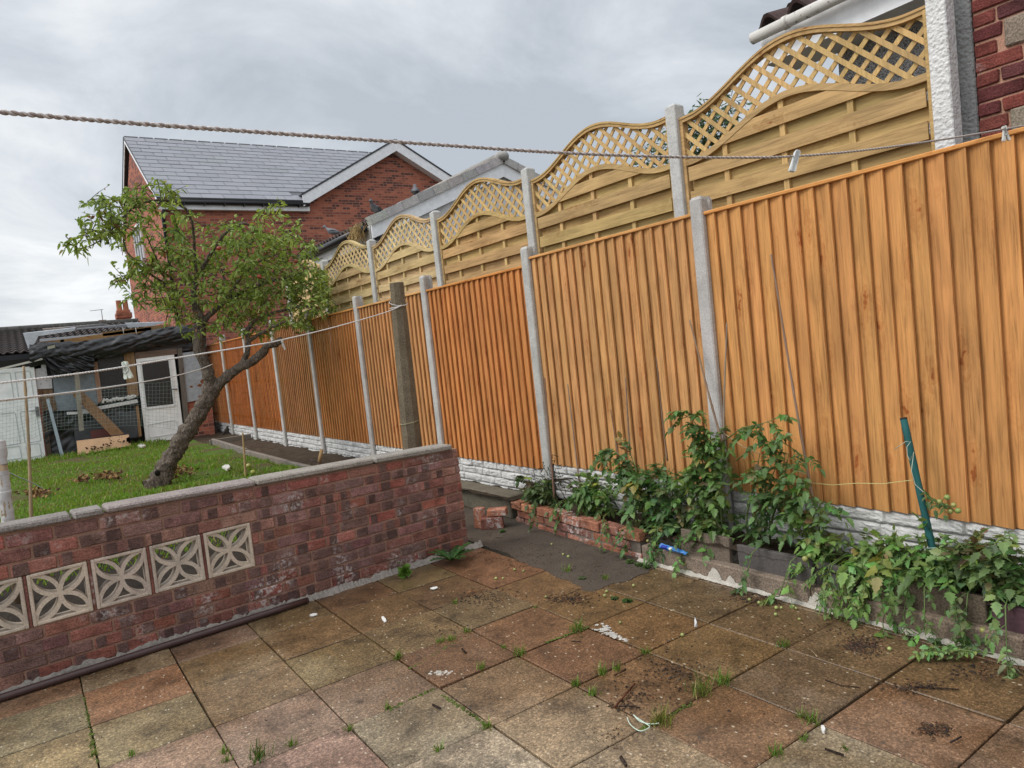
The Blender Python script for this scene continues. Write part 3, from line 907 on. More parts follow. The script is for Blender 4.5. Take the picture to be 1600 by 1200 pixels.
# pierced screen blocks
cream = (0.50, 0.425, 0.345)
for (a, b) in zones:
    if b < -1.6: continue
    m = MB()
    w = b - a; fz = Z1 - Z0 - 0.004
    y0, y1 = -0.004, 0.088
    fr = 0.019
    t = jt(cream, 0.05, 0.02)
    zA, zB = Z0 + .002, Z1 - .002
    for (p, q) in (((a, y0, zA), (a + fr, y1, zB)), ((b - fr, y0, zA), (b, y1, zB)), ((a + fr - .001, y0 + .001, zA), (b - fr + .001, y1 - .001, zA + fr)), ((a + fr - .001, y0 + .001, zB - fr), (b - fr + .001, y1 - .001, zB))):
        m.cbox(p, q, 0.004, t, 0.5, WM)
    cx, cz, hw, hh = (a + b) / 2, (zA + zB) / 2, w / 2 - fr * 0.75, (zB - zA) / 2 - fr * 0.75
    # four half-ring ribs centred on the middles of the sides: their crossings make four petals
    bw = 0.011
    for (ox, oz, a0) in ((0, -1, 0), (1, 0, 90), (0, 1, 180), (-1, 0, 270)):
        nS = 26
        vs, fs = [], []
        for i in range(nS + 1):
            an = R_(a0 + 180.0 * i / nS)
            for rr in (1 - bw / hw, 1 + bw / hw):
                px_ = cx + (ox + math.cos(an) * rr) * hw
                pz_ = cz + (oz + math.sin(an) * rr) * hh
                px_ = min(max(px_, a + 0.006), b - 0.006); pz_ = min(max(pz_, zA + 0.006), zB - 0.006)
                e = 0.0005 * (a0 / 90)
                vs += [WM @ Vector((px_, y0 + 0.006 + e, pz_)), WM @ Vector((px_, y1 - 0.006 - e, pz_))]
        for i in range(nS):
            k = 4 * i
            fs += [(k, k + 2, k + 6, k + 4), (k + 1, k + 5, k + 7, k + 3), (k, k + 4, k + 5, k + 1), (k + 2, k + 3, k + 7, k + 6)]
        m.add(vs, fs, t, 0.5)
    m.build('screen_block', 'concrete_smooth', wall)

# brown pipe lying at the foot of the wall
m = MB()
pts = [WM @ Vector((x, -0.052, 0.024)) for x in [-3.0 + 0.3 * i for i in range(15)] + [1.43]]
m.tube(pts, 0.021, 10, (0.06, 0.032, 0.03))
tag(m.build('pipe', 'plastic'), 'dark brown plastic pipe lying along the foot of the brick wall', 'pipe')

# ================================================================== CLOTHES POST (rough octagonal concrete) behind the wall
random.seed(31)
m = MB()
pb, pt = at(648, 690, Y=5.6), at(622, 441, Y=5.6)
cx_, cy_ = pb.x, 5.66
n = 8
zs_ = [0.15 + (2.235 - 0.15) * i / 46 for i in range(47)] + [2.238]
vs, fs = [], []
for i, z in enumerate(zs_):
    ax = 2.785 + (pb.x - 2.785) * (1 - (z - 0.86) / (2.24 - 0.86))
    r = (0.098 - 0.028 * z / 2.24) * (0.93 if z > 1.98 else 1.0)
    for k in range(n):
        an = 2 * PI * (k + 0.5) / n + 0.35
        rr = r * (1 + 0.03 * mnoise.noise(Vector((k * 2.1, z * 9, 1))) + (0.03 * mnoise.noise(Vector((k, z * 40, 5)))))
        if i == len(zs_) - 1: rr *= 0.86
        vs.append((ax + rr * math.cos(an), cy_ + rr * math.sin(an), z + (0.008 * mnoise.noise(Vector((k * 3, 1, 1))) if z > 2.2 else 0)))
for i in range(len(zs_) - 1):
    for k in range(n): fs.append((i * n + k, i * n + (k + 1) % n, (i + 1) * n + (k + 1) % n, (i + 1) * n + k))
fs.append(tuple((len(zs_) - 1) * n + k for k in range(n)))
m.add(vs, fs, (0.155, 0.125, 0.085))
cpost = m.build('clothes_post', 'concrete_rough', None)
tag(cpost, 'rough octagonal mossy concrete clothes-line post standing behind the brick wall', 'post')

# ================================================================== PLANTING BED along the fence
random.seed(41)
m = MB()     # soil
m.grid(lambda u, v: (3.47 + 0.04 * max(0, v - .6) * 2 + 0.36 * u, 0.4 + 5.0 * v, 0.205 - 0.055 * min(1, max(0, (0.4 + 5.3 * v - 3.4) * 3)) * (1 - .7 * u) + 0.03 * mnoise.noise(Vector((u * 3, v * 25, 0))) + 0.03 * mnoise.noise(Vector((u * 10, v * 90, 3)))), 14, 140, (0.05, 0.036, 0.024))
struct(m.build('bed_soil', 'soil', loc=(0, 0, 0)))
# concrete kerb
m = MB()
for a, b in ((0.2, 1.30), (1.305, 2.32), (2.325, 3.62)):
    m.cbox((3.425, a, -0.02), (3.50, b, 0.105 + U(-.006, .006)), 0.008, jt((0.19, 0.155, 0.115), 0.08), None, None, 0.004)
tag(m.build('bed_kerb', 'concrete_rough'), 'low concrete kerb edging the tomato bed beside the paving', 'kerb')
# white mortar splashes down the kerb
m = MB()
xs = [0.3 + 3.35 * i / 300 for i in range(301)]
vs, fs = [], []
for y in xs:
    hgt = 0.016 + 0.010 * mnoise.noise(Vector((y * 8, 2, 0))) + 0.010 * mnoise.noise(Vector((y * 25, 6, 0)))
    for (c_, wd) in ((2.98, 0.05), (2.86, 0.035), (2.28, 0.055), (1.70, 0.035)):
        hgt += max(0, (0.095 if wd > .04 else .05) * (1 - abs(y - c_) / wd) ** 0.5 if abs(y - c_) < wd else 0) * (0.75 + 0.5 * mnoise.noise(Vector((y * 60, 3, 0))))
    hgt = max(0.004, hgt)
    dep = 0.03 + 0.016 * mnoise.noise(Vector((y * 10, 3, 3))) + 0.008 * mnoise.noise(Vector((y * 45, 3, 3)))
    vs += [(3.4215, y, hgt), (3.417, y, hgt * 0.8), (3.413 - dep * 0.25, y, min(hgt * 0.4, 0.014)), (3.42 - dep, y, 0.003)]
for i in range(300):
    for k in range(3): fs.append((4 * i + k, 4 * i + 4 + k, 4 * i + 5 + k, 4 * i + 1 + k))
m.add(vs, fs, (0.44, 0.41, 0.36))
struct(m.build('mortar_spill', 'mortar', loc=(0, 0, 0)))
# upright dark slabs stood along the kerb to hold the soil
sl = [(0.55, 1.02, 0.235, (0.075, 0.05, 0.055), 'dark purple slate slab at the near end of the tomato bed'), (1.04, 1.44, 0.225, (0.085, 0.045, 0.055), 'purple-brown slab under the right tomato foliage'),
      (1.46, 1.95, 0.245, (0.115, 0.09, 0.065), 'brown concrete slab behind the green garden stake foot'), (1.97, 2.31, 0.235, (0.085, 0.075, 0.07), 'grey slate slab with a curled groove on the kerb'),
      (2.33, 2.83, 0.245, (0.095, 0.085, 0.08), 'long grey slate slab right of the mortar splash'), (2.90, 3.30, 0.265, (0.14, 0.11, 0.085), 'speckled concrete slab above the blue wrapper')]
for a, b, h_, t, lab in sl:
    m = MB()
    Mx = Matrix.Translation((3.49, (a + b) / 2, 0.02)) @ Matrix.Rotation(R_(U(-3, 5)), 4, 'Y') @ Matrix.Rotation(R_(U(-2, 2)), 4, 'X')
    m.cbox((-0.016, -(b - a) / 2, 0.06), (0.016, (b - a) / 2, h_ - 0.02), 0.004, t, None, Mx, 0.003)
    tag(m.build('stone_slab', 'concrete_rough' if t[0] > 0.1 else 'stone_face'), lab, 'slab', 'slabs stood along the tomato bed')
# loose-laid bricks: the far part of the bed wall
random.seed(43)
bt = [(0.34, 0.155, 0.085), (0.29, 0.12, 0.075), (0.23, 0.105, 0.078), (0.33, 0.18, 0.10), (0.20, 0.095, 0.072)]
pbase = [(3.44, 3.62), (3.45, 4.1), (3.50, 4.55), (3.56, 5.05), (3.60, 5.45)]
bw = thing('planter_wall', 'low crumbling orange brick wall edging the far end of the tomato bed', 'planter wall', (3.5, 4.5, 0))
m = MB()
for r in range(3):
    y = 3.64 + (0.11 if r % 2 else 0.0)
    while y < (5.28 if r < 2 else 5.2):
        t_ = max(0, min(1, (y - 3.64) / 1.8))
        xx = 3.44 + 0.10 * t_ ** 1.5
        ang = 0.075 * t_
        L = 0.212 - U(0, .012) if y + 0.2 < 5.35 else 0.15
        Mx = Matrix.Translation((xx + U(-.010, .010) - (.008 if r == 2 else 0), y, r * 0.073 - 0.03)) @ Matrix.Rotation(-ang + U(-.05, .05) * (1 if r == 2 else 0.4), 4, 'Z') @ Matrix.Rotation(U(-.03, .03), 4, 'X')
        m.cbox((0, 0.006, 0.004), (0.102, L, 0.068 + (0.008 if r == 2 else 0)), 0.007, jt(random.choice(bt[:4] if r == 2 else bt[1:]), 0.15), None, Mx, 0.004)
        y += 0.222
m.build('brickwork', 'brick', bw)
m = MB(); m.prism([(3.455, 3.66, -0.04), (3.465, 4.3, -0.04), (3.52, 4.95, -0.04), (3.56, 5.25, -0.04), (3.62, 5.25, -0.04), (3.53, 3.66, -0.04)], (0, 0, 0.185), (0.20, 0.17, 0.14))
m.build('mortar', 'mortar', bw)
for (px, py, z, h_, rot, L, lab) in ((770, 818, 0.0, .105, -0.62, .20, 'darker loose brick on the ground at the corner of the planter wall'), (776, 795, 0.108, .065, -0.75, .17, 'loose brick with a pale face resting on the darker corner brick'), (757, 797, 0.0, .185, 0.2, .07, 'narrow orange brick stood on end at the far left of the planter wall')):
    p = at(px, 826, Z=0.0)
    Mx = Matrix.Translation((p.x + (.02 if z else 0), p.y + (.03 if 'narrow' in lab else 0), z)) @ Matrix.Rotation(rot, 4, 'Z')
    m = MB(); m.cbox((-L / 2, -0.03, 0.002), (L / 2, 0.07, h_), 0.006, (0.22, 0.09, 0.065) if z == 0 and L > .1 else (0.38, 0.15, 0.085), None, Mx, 0.004)
    tag(m.build('loose_brick', 'brick'), lab, 'brick', 'loose bricks by the planter wall')
# concrete kerb block against the gravel board beside the wall end
m = MB(); m.cbox((3.55, 5.42, 0.0), (3.74, 7.4, 0.215), 0.012, (0.13, 0.115, 0.085), None, None, 0.004)
tag(m.build('kerb_block', 'concrete_rough'), 'dark damp concrete kerb block below the gravel board by the brick wall end', 'kerb')
m = MB(); m.grid(lambda u, v: (3.5 + 0.34 * u, 5.3 + 1.3 * v, 0.2 + 0.02 * mnoise.noise(Vector((u * 5, v * 9, 0)))), 6, 20, (0.05, 0.036, 0.024))
struct(m.build('bed_soil', 'soil', loc=(0, 0, 0)))

# ================================================================== BACKGROUND HOUSES
WHITE = (0.80, 0.81, 0.83)
# --- red brick house
HY, HX0, HX1 = 22.0, 3.86, 14.45
EZ = 6.60
house = thing('brick_house', 'large red brick house with grey slate roof, white fascia and front gable', 'house', (9, 26, 0))
m = MB()
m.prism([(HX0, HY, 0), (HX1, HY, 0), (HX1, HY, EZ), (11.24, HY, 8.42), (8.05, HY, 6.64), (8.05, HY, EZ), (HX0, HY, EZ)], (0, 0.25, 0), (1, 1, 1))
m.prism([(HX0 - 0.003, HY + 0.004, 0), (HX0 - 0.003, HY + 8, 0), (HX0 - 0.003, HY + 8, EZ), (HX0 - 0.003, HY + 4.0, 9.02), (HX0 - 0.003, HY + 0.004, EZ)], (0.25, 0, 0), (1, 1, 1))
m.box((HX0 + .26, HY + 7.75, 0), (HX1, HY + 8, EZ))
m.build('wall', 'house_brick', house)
def slates(mb, o, du, dv, U_, V_, nrm, rows, cols, tint, clip=None):
    o, du, dv, nrm = Vector(o), Vector(du).normalized(), Vector(dv).normalized(), Vector(nrm).normalized()
    rh, cw = V_ / rows, U_ / cols
    for r in range(rows):
        x = -(cw / 2 if r % 2 else 0)
        while x < U_ - 1e-4:
            a, b = max(x, 0) + 0.006, min(x + cw, U_) - 0.006
            x += cw
            if b - a < 0.02: continue
            if clip and not clip((a + b) / 2, (r + 0.5) * rh): continue
            lift = 0.017 + U(-.003, .003)
            p = [o + du * a + dv * (r * rh), o + du * b + dv * (r * rh), o + du * b + dv * ((r + 1) * rh + 0.06), o + du * a + dv * ((r + 1) * rh + 0.06)]
            q = [p[0] + nrm * lift, p[1] + nrm * lift, p[2] + nrm * 0.002, p[3] + nrm * 0.002]
            mb.add([*q, p[0], p[1]], [(0, 1, 2, 3), (4, 5, 1, 0)], jt(tint, 0.07, 0.01))
random.seed(51)
roof = MB()
pv = Vector((0, 4.35, 2.92)); nv = Vector((0, -2.92, 4.35)).normalized()
roof.prism([(HX0 - 0.12, HY - 0.25, 6.56), (8.02, HY - 0.25, 6.56), (8.02, HY + 4.1, 9.46), (HX0 - 0.12, HY + 4.1, 9.46)], nv * 0.05, (0.11, 0.115, 0.125))
roof.prism([(8.021, HY + 0.30, 6.927), (HX1, HY + 0.30, 6.927), (HX1, HY + 4.1, 9.46), (8.021, HY + 4.1, 9.46)], nv * 0.05, (0.11, 0.115, 0.125))
roof.prism([(HX0 - 0.12, HY + 8.3, 6.5), (HX1, HY + 8.3, 6.5), (HX1, HY + 4.1, 9.46), (HX0 - 0.12, HY + 4.1, 9.46)], (0, 0.03, 0.05), (0.11, 0.115, 0.125))
slates(roof, Vector((HX0 - 0.12, HY - 0.25, 6.56)) + nv * 0.052, (1, 0, 0), pv, 9.0, pv.length * 0.985, nv, 15, 15, (0.245, 0.25, 0.275), lambda u_, v_: u_ < 4.1 or (v_ > 0.75 and u_ - 4.0 < 3.4 * (v_ - 0.2) / 3.2))
for i in range(22): roof.cbox((HX0 - .12 + i * .45, HY + 4.02, 9.44), (HX0 - .12 + i * .45 + .44, HY + 4.22, 9.54), 0.03, jt((0.09, 0.09, 0.095), .1))
ro = roof.build('roof', 'slate', house)
# cross gable roof
g = MB()
ax, az = 11.24, 8.66
for sg, ex in ((-1, 7.85), (1, 14.65)):
    ez = az - abs(ex - ax) * 0.56
    nn = Vector((sg * 0.56, 0, 1)).normalized()
    P = [Vector((ex, HY - 0.32, ez)), Vector((ax, HY - 0.32, az)), Vector((ax, HY + 6, az)), Vector((ex, HY + 6, ez))]
    g.prism(P, nn * 0.05, (0.05, 0.052, 0.058))
g.build('gable_roof', 'slate', house)
g = MB()
for sg, ex in ((-1, 7.85), (1, 14.65)):
    ez = az - abs(ex - ax) * 0.56
    P = [(ex, HY - 0.30, ez - .002), (ax, HY - 0.30, az - .002), (ax, HY - 0.30, az - 0.34), (ex, HY - 0.30, ez - 0.34)]
    g.prism(P, (0, 0.03, 0), WHITE)
    P = [(ex, HY - 0.26, ez - .34), (ax, HY - 0.26, az - .34), (ax, HY + 0.0, az - 0.34), (ex, HY + 0.0, ez - 0.34)]
    g.prism(P, (0, 0, 0.02), WHITE)
g.build('bargeboard', 'paint', house)
g = MB()
g.cbox((HX0 - .1, HY - 0.17, 6.30), (8.08, HY - 0.13, 6.50), 0.005, WHITE); g.box((HX0, HY - 0.13, 6.30), (8.08, HY, 6.32), WHITE)
g.build('fascia', 'paint', house)
g = MB()
g.tube([(HX0 - .12, HY - 0.235, 6.50), (8.05, HY - 0.235, 6.50)], 0.075, 10, (0.015, 0.015, 0.016))
for i in range(8): g.box((HX0 + i * 0.55, HY - 0.32, 6.40), (HX0 + .03 + i * .55, HY - .16, 6.46), (0.015, 0.015, 0.016))
g.build('gutter', 'plastic', house)
g = MB(); x_ = at(253, 330, Y=HY).x; g.tube([(x_ + .1, HY - 0.2, 6.46), (x_, HY - 0.06, 6.2), (x_, HY - .06, 1)], 0.05, 8, (0.015, 0.015, 0.018)); g.build('downpipe', 'plastic', house)
g = MB()
for (za, zb, ya, yb) in ((9.02 + .3, 6.45 + .3, 0, 0),):
    g.prism([(HX0 - 0.10, HY - 0.25, 6.42), (HX0 - 0.10, HY + 4.1, 9.32), (HX0 - 0.10, HY + 4.1, 9.46), (HX0 - 0.10, HY - 0.25, 6.56)], (0.025, 0, 0), WHITE)
    g.prism([(HX0 - 0.10, HY + 8.3, 6.36), (HX0 - 0.10, HY + 4.1, 9.32), (HX0 - 0.10, HY + 4.1, 9.46), (HX0 - 0.10, HY + 8.3, 6.5)], (0.025, 0, 0), WHITE)
g.build('verge_trim', 'paint', house)
w = MB()
ya, yb, za, zb = 25.7, 27.3, 5.25, 6.75
for a, b in (((ya, za), (yb, za + .07)), ((ya, zb - .07), (yb, zb)), ((ya, za + .0705), (ya + .07, zb - .0705)), ((yb - .07, za + .0705), (yb, zb - .0705)), ((ya + .5, za + .0705), (ya + .56, zb - .0705)), ((ya + 1.03, za + .0705), (ya + 1.09, zb - .0705))):
    w.box((HX0 - 0.06, a[0], a[1]), (HX0 - .005, b[0], b[1]), WHITE)
wf = w.build('window', 'paint', house)
w = MB(); w.box((HX0 - 0.03, ya + .05, za + .05), (HX0 - .02, yb - .05, zb - .05), (1, 1, 1)); w.build('pane', 'dark_glass', wf)

# --- low building with pantiled roof at the bottom of the garden
gar = thing('tiled_outbuilding', 'long low brick outbuilding with corrugated dark tiled roof behind the shed', 'outbuilding', (-1, 21, 0))
def pantile(o, du, dv, U_, V_, nr, wave, amp, tint, rows):
    o, du, dv, nr = Vector(o), Vector(du).normalized(), Vector(dv).normalized(), Vector(nr).normalized()
    mb = MB()
    nu = int(U_ / wave * 8)
    for r in range(rows):
        t = jt(tint, 0.12)
        def fn(u, v, r=r):
            return o + du * (u * U_) + dv * ((r + v * 1.12) * V_ / rows) + nr * (amp * math.sin(u * U_ / wave * 2 * PI) + 0.035 * (1 - v))
        mb.grid(fn, nu, 1, t, None, False)
        mb.grid(lambda u, v, r=r: fn(u, 0) - nr * (0.03 * v), nu, 1, tuple(c * .6 for c in t), None, False)
    return mb
dv = Vector((0, 3.3, 0.74)); nr = Vector((0, -0.74, 3.3)).normalized()
mb = pantile((-9, 18.7, 2.50), (1, 0, 0), dv, 11.9, dv.length, nr, 0.15, 0.022, (0.085, 0.072, 0.068), 13)
mb.tube([(-9, 22.0, 3.26), (2.9, 22.0, 3.26)], 0.08, 8, (0.12, 0.115, 0.105))
mb.build('roof', 'roof_tile', gar)
m = MB(); m.box((-9, 18.95, 0), (2.8, 19.1, 2.45), (1, 1, 1)); m.box((-9, 24.5, 0), (2.8, 24.6, 2.45)); m.prism([(2.65, 18.96, 0), (2.65, 24.5, 0), (2.65, 24.5, 2.5), (2.65, 22, 3.14), (2.65, 18.96, 2.45)], (0.14, 0, 0)); m.build('wall', 'house_brick', gar)
m = MB(); m.prism([(-9, 22.0, 3.22), (2.9, 22.0, 3.22), (2.9, 25, 2.5), (-9, 25, 2.5)], (0, 0, 0.05), (0.07, 0.06, 0.055)); m.build('rear_roof', 'roof_tile', gar)
m = MB(); m.box((-9, 18.70, 2.27), (2.6, 18.74, 2.47), (0.02, 0.02, 0.024)); m.build('fascia', 'paint', gar)
m = MB(); m.box((-9, 18.90, 1.95), (0.7, 18.948, 2.265), (0.33, 0.085, 0.045)); m.box((-9, 18.88, 1.95), (0.5, 18.899, 2.03), (0.32, 0.13, 0.06)); m.build('red_board', 'board_wood_cross', gar)
ch = MB()
for k in range(9):
    e = 0.03 if k in (6, 7) else 0.0
    ch.cbox((2.44 - e, 22.15 - e, 2.93 + k * .075), (2.76 + e, 22.5 + e, 3.002 + k * .075), 0.006, jt((0.34, 0.12, 0.07), .12))
cho = ch.build('chimney', 'brick', gar)
ch = MB()
for x in (2.52, 2.68): ch.tube([(x, 22.32, 3.59), (x, 22.32, 3.64), (x, 22.32, 3.86), (x, 22.32, 3.88)], [0.085, 0.07, 0.065, 0.075], 12, (0.38, 0.15, 0.08))
ch.build('pot', 'roof_tile', cho)
a_ = at(160, 497, Y=23.0)
m = MB(); m.tube([(a_.x, 23, 3.1), (a_.x, 23, a_.z + .25)], 0.012, 6, (0.3, 0.3, 0.3)); m.tube([(a_.x - .28, 23, a_.z + .22), (a_.x + .05, 23, a_.z + .24)], 0.008, 6, (0.3, 0.3, 0.3))
m.build('aerial', 'galvanised', gar)
m = MB(); m.cbox((a_.x - .12, 22.85, 3.2), (a_.x + .08, 23.1, a_.z - .06), 0.01, (0.2, 0.1, 0.07)); m.build('flue', 'brick', gar)

# --- bungalow with white bargeboards behind the trellis
BX, BZ, BY = 5.42, 3.98, 11.75
AX, AZ = 8.42, 5.22
bung = thing('bungalow', 'grey rendered bungalow with white bargeboards and pale verge tiles', 'bungalow', (8.4, 13, 0))
sl_ = (AZ - BZ) / (AX - BX)
m = MB()
m.prism([(BX + .28, BY + .12, 0), (2 * AX - BX - .28, BY + .12, 0), (2 * AX - BX - .28, BY + .12, BZ - .1), (AX, BY + .12, AZ - 0.2), (BX + .28, BY + .12, BZ - .1)], (0, 0.2, 0), (0.62, 0.62, 0.62))
m.box((BX + .28, BY + .33, 0), (BX + .48, BY + 3.6, BZ - .08), (0.36, 0.36, 0.36))
m.build('wall', 'concrete_smooth', bung)
for sg, ex in ((1, BX), (-1, 2 * AX - BX)):
    dv = Vector((AX - ex, 0, AZ - BZ)); nr = Vector((-sg * (AZ - BZ), 0, abs(AX - ex))).normalized()
    mb = pantile((ex, BY + .1, BZ), (0, 1, 0), dv, 3.9, dv.length, nr, 0.165, 0.035, (0.10, 0.072, 0.06), 10)
    mb.build('roof', 'roof_tile', bung)
    m = MB()
    nseg = 9
    for q in range(nseg):      # pale weathered verge caps
        a = Vector((ex, BY - 0.02, BZ)) + dv * (q / nseg); b = Vector((ex, BY - 0.02, BZ)) + dv * ((q + 1.02) / nseg)
        j = U(0, .012)
        m.prism([a - nr * .06, b - nr * .06, b + nr * (.075 + j), a + nr * (.09 + j)], (0, 0.18, 0), jt((0.47, 0.46, 0.44), .12))
    m.build('verge', 'concrete_rough', bung)
    m = MB()
    a = Vector((ex + sg * .02, BY + 0.03, BZ - .055)); b = Vector((AX, BY + .03, AZ - .055))
    m.prism([a, b, b + Vector((0, 0, -0.27)), a + Vector((0, 0, -0.24))], (0, 0.03, 0), WHITE)
    m.build('bargeboard', 'paint', bung)
m = MB(); m.ball((AX, BY + .03, AZ + .07), 0.13, (0.36, 0.35, 0.33), 12, 8, (1.1, 1.2, 0.8)); m.tube([(AX, BY, AZ + .05), (AX, BY + 3.9, AZ + .05)], 0.11, 8, (0.30, 0.28, 0.26)); m.build('ridge_tile', 'concrete_rough', bung)
m = MB(); m.tube([(BX - .06, BY + .16, BZ - .09), (BX - .06, BY + 3.95, BZ - .09)], 0.065, 10, (0.02, 0.02, 0.022)); m.build('gutter', 'plastic', bung)
m = MB(); m.box((BX + .02, BY + .1, BZ - .34), (BX + .05, BY + 3.9, BZ - .05), (0.48, 0.48, 0.47)); m.box((BX + .05, BY + .1, BZ - .34), (BX + .28, BY + 3.9, BZ - .32), (0.35, 0.35, 0.34)); m.build('fascia', 'flaked_paint', bung)
# dry grass of an old nest in the gutter end
m = MB(); random.seed(61)
for q in range(150):
    p = Vector((BX - .08 + U(-.10, .07), BY + 0.35 + U(-.22, .22), BZ + U(-.08, .02)))
    m.tube([p, p + Vector((U(-.09, .03), U(-.06, .06), -U(.02, .14))), p + Vector((U(-.12, .02), U(-.08, .08), -U(.15, .38)))], 0.004, 3, jt((0.40, 0.28, 0.13), .3), None, 0, False)
tag(m.build('nest', 'chips'), 'straggly dry grass nest hanging from the black gutter corner', 'nest')

# --- pigeons
def pigeon(pos, face, s, col, lab):
    root = thing('pigeon', lab, 'bird', pos, 'pigeons on the roof tiles')
    M_ = Matrix.Translation(pos) @ Matrix.Rotation(face, 4, 'Z') @ Matrix.Scale(s, 4)
    m = MB()
    prof_ = [(-0.20, .085, .004, .10), (-0.17, .09, .022, .5), (-0.10, .10, .042, .8), (-0.03, .115, .062, 1), (0.04, .13, .064, 1), (0.09, .155, .05, 1), (0.115, .19, .033, 1), (0.128, .22, .028, 1), (0.145, .24, .03, 1), (0.162, .238, .022, 1), (0.178, .232, .009, 1), (0.20, .226, .003, 1)]
    n = 12; vs, fs = [], []
    for (x, z, r, fl) in prof_:
        for k in range(n):
            a = 2 * PI * k / n
            vs.append(M_ @ Vector((x, math.cos(a) * r * 0.95, z + math.sin(a) * r * fl)))
    for i in range(len(prof_) - 1):
        for k in range(n): fs.append((i * n + k, i * n + (k + 1) % n, (i + 1) * n + (k + 1) % n, (i + 1) * n + k))
    m.add(vs, fs, col, None, True)
    m.build('body', 'feather', root)
    m = MB()
    for sd in (1, -1):
        vs = [M_ @ Vector(p) for p in ((0.06, sd * .062, .14), (0.0, sd * .072, .15), (-0.12, sd * .05, .115), (-0.20, sd * .02, .085), (-0.10, sd * .062, .085), (0.02, sd * .074, .10))]
        m.prism(vs, Vector((0, 0, 0)) + (M_.to_3x3() @ Vector((0, sd * .008, 0))), tuple(c * .55 for c in col))
    m.build('wing', 'feather', root)
    m = MB()
    for sd in (1, -1): m.tube([M_ @ Vector((0.02, sd * .025, .07)), M_ @ Vector((0.03, sd * .027, .0))], 0.006 * s, 5, (0.35, 0.1, 0.08))
    m.build('leg', 'feather', root)
def roof_pt(px, py):
    # point on the bungalow's left roof slope, near the verge
    d = ray(px, py); best = None
    k = (BY + 0.2) / d[1]
    x = d[0] * k
    return Vector((x, BY + 0.15, BZ + (x - BX) * sl_ + 0.03))
p = roof_pt(648, 310); pigeon(p, R_(60), 1.15, (0.13, 0.13, 0.14), 'speckled dark pigeon highest up on the pale verge tiles')
p = roof_pt(588, 345); pigeon(p, R_(215), 1.1, (0.12, 0.12, 0.13), 'black pigeon with white breast at the roof corner above the nest')
p = Vector((BX + .12, BY + 2.1, BZ + .09)); pigeon(p, R_(150), 1.0, (0.20, 0.21, 0.23), 'plain grey pigeon low on the roof above the black gutter')

# --- near neighbour: pebbledashed house with tiled eaves
near = thing('pebbledash_house', 'grey pebbledashed house with white gutter and dark pantiles behind the trellis', 'house', (7, 1, 0))
m = MB(); m.box((5.86, -4, 0), (6.1, 3.30, 3.86), (0.40, 0.395, 0.385)); m.box((6.1, 3.06, 0), (12, 3.30, 3.86), (0.40, 0.395, 0.385)); m.build('wall', 'pebbledash', near)
dv = Vector((3.2, 0, 1.35)); nr = Vector((-1.35, 0, 3.2)).normalized()
mb = pantile((5.40, -4, 3.99), (0, 1, 0), dv, 7.72, dv.length, nr, 0.26, 0.055, (0.075, 0.048, 0.042), 9); mb.build('roof', 'roof_tile', near)
m = MB()
m.tube([(5.36, -4, 3.92), (5.36, 3.74, 3.92)], 0.047, 12, (0.66, 0.64, 0.6))
for y in (0.2, 1.0, 1.8, 2.6, 3.4): m.tube([(5.36, y, 3.92), (5.36, y + .04, 3.92)], 0.054, 12, (0.6, 0.58, 0.54))
m.build('gutter', 'flaked_paint', near)
m = MB(); m.box((5.45, -4, 3.70), (5.48, 3.70, 3.96), WHITE); m.box((5.48, -4, 3.70), (5.858, 3.70, 3.72), WHITE); m.prism([(5.45, 3.70, 3.70), (8.5, 3.70, 5.0), (8.5, 3.70, 5.25), (5.45, 3.70, 3.96)], (0, 0.03, 0), WHITE); m.build('fascia', 'paint', near)

# --- brick corner of the house next door, hard by the trellis fence
bh = thing('brick_corner', 'dark red brick house corner with grey stone quoins at the right edge', 'house corner', (4.5, 1.2, 0))
random.seed(71)
m = MB(); st = MB()
rz, row = 0.0, 0
stones = [(1.30, 1.555, 2.85), (0.95, 1.52, 3.30), (1.05, 1.555, 2.40), (1.0, 1.53, 1.95), (1.0, 1.54, 3.75)]
while rz < 4.4:
    y = 1.70
    cuts = [0.105, 0.215] if row % 2 else [0.215]
    k = 0
    while y > -0.6:
        L = cuts[k] if k < len(cuts) else 0.215
        k += 1
        a, b = y - L, y
        y -= L + 0.011
        hit = [s_ for s_ in stones if s_[2] - 0.01 <= rz < s_[2] + 0.14 and a < s_[1] and b > s_[0]]
        for s_ in hit:
            if b > s_[1] + 0.04: a = s_[1] + 0.012
            elif a < s_[0] - 0.04: b = s_[0] - 0.012
            else: a = b
        if b - a < 0.03: continue
        m.cbox((4.335 + U(-.003, .003), a, rz), (4.45, b, rz + 0.066), 0.006, jt(random.choice([(0.16, 0.045, 0.036), (0.12, 0.035, 0.035), (0.20, 0.055, 0.042), (0.10, 0.035, 0.036)]), .15), None, None, 0.003)
    rz += 0.077; row += 1
m.build('brickwork', 'brick', bh)
for a, b, z in stones:
    st = MB(); st.cbox((4.330, a, z), (4.45, b, z + 0.142), 0.008, jt((0.25, 0.20, 0.155), .1), None, None, 0.004); st.build('quoin_stone', 'concrete_rough', bh)
m = MB(); m.box((4.346, -0.6, 0), (4.5, 1.696, 4.4), (0.42, 0.24, 0.17)); m.build('mortar', 'mortar', bh)
m = MB(); m.cbox((4.36, 1.712, 0), (4.6, 1.80, 4.4), 0.006, (0.30, 0.305, 0.305)); m.build('render_strip', 'roughcast', bh)

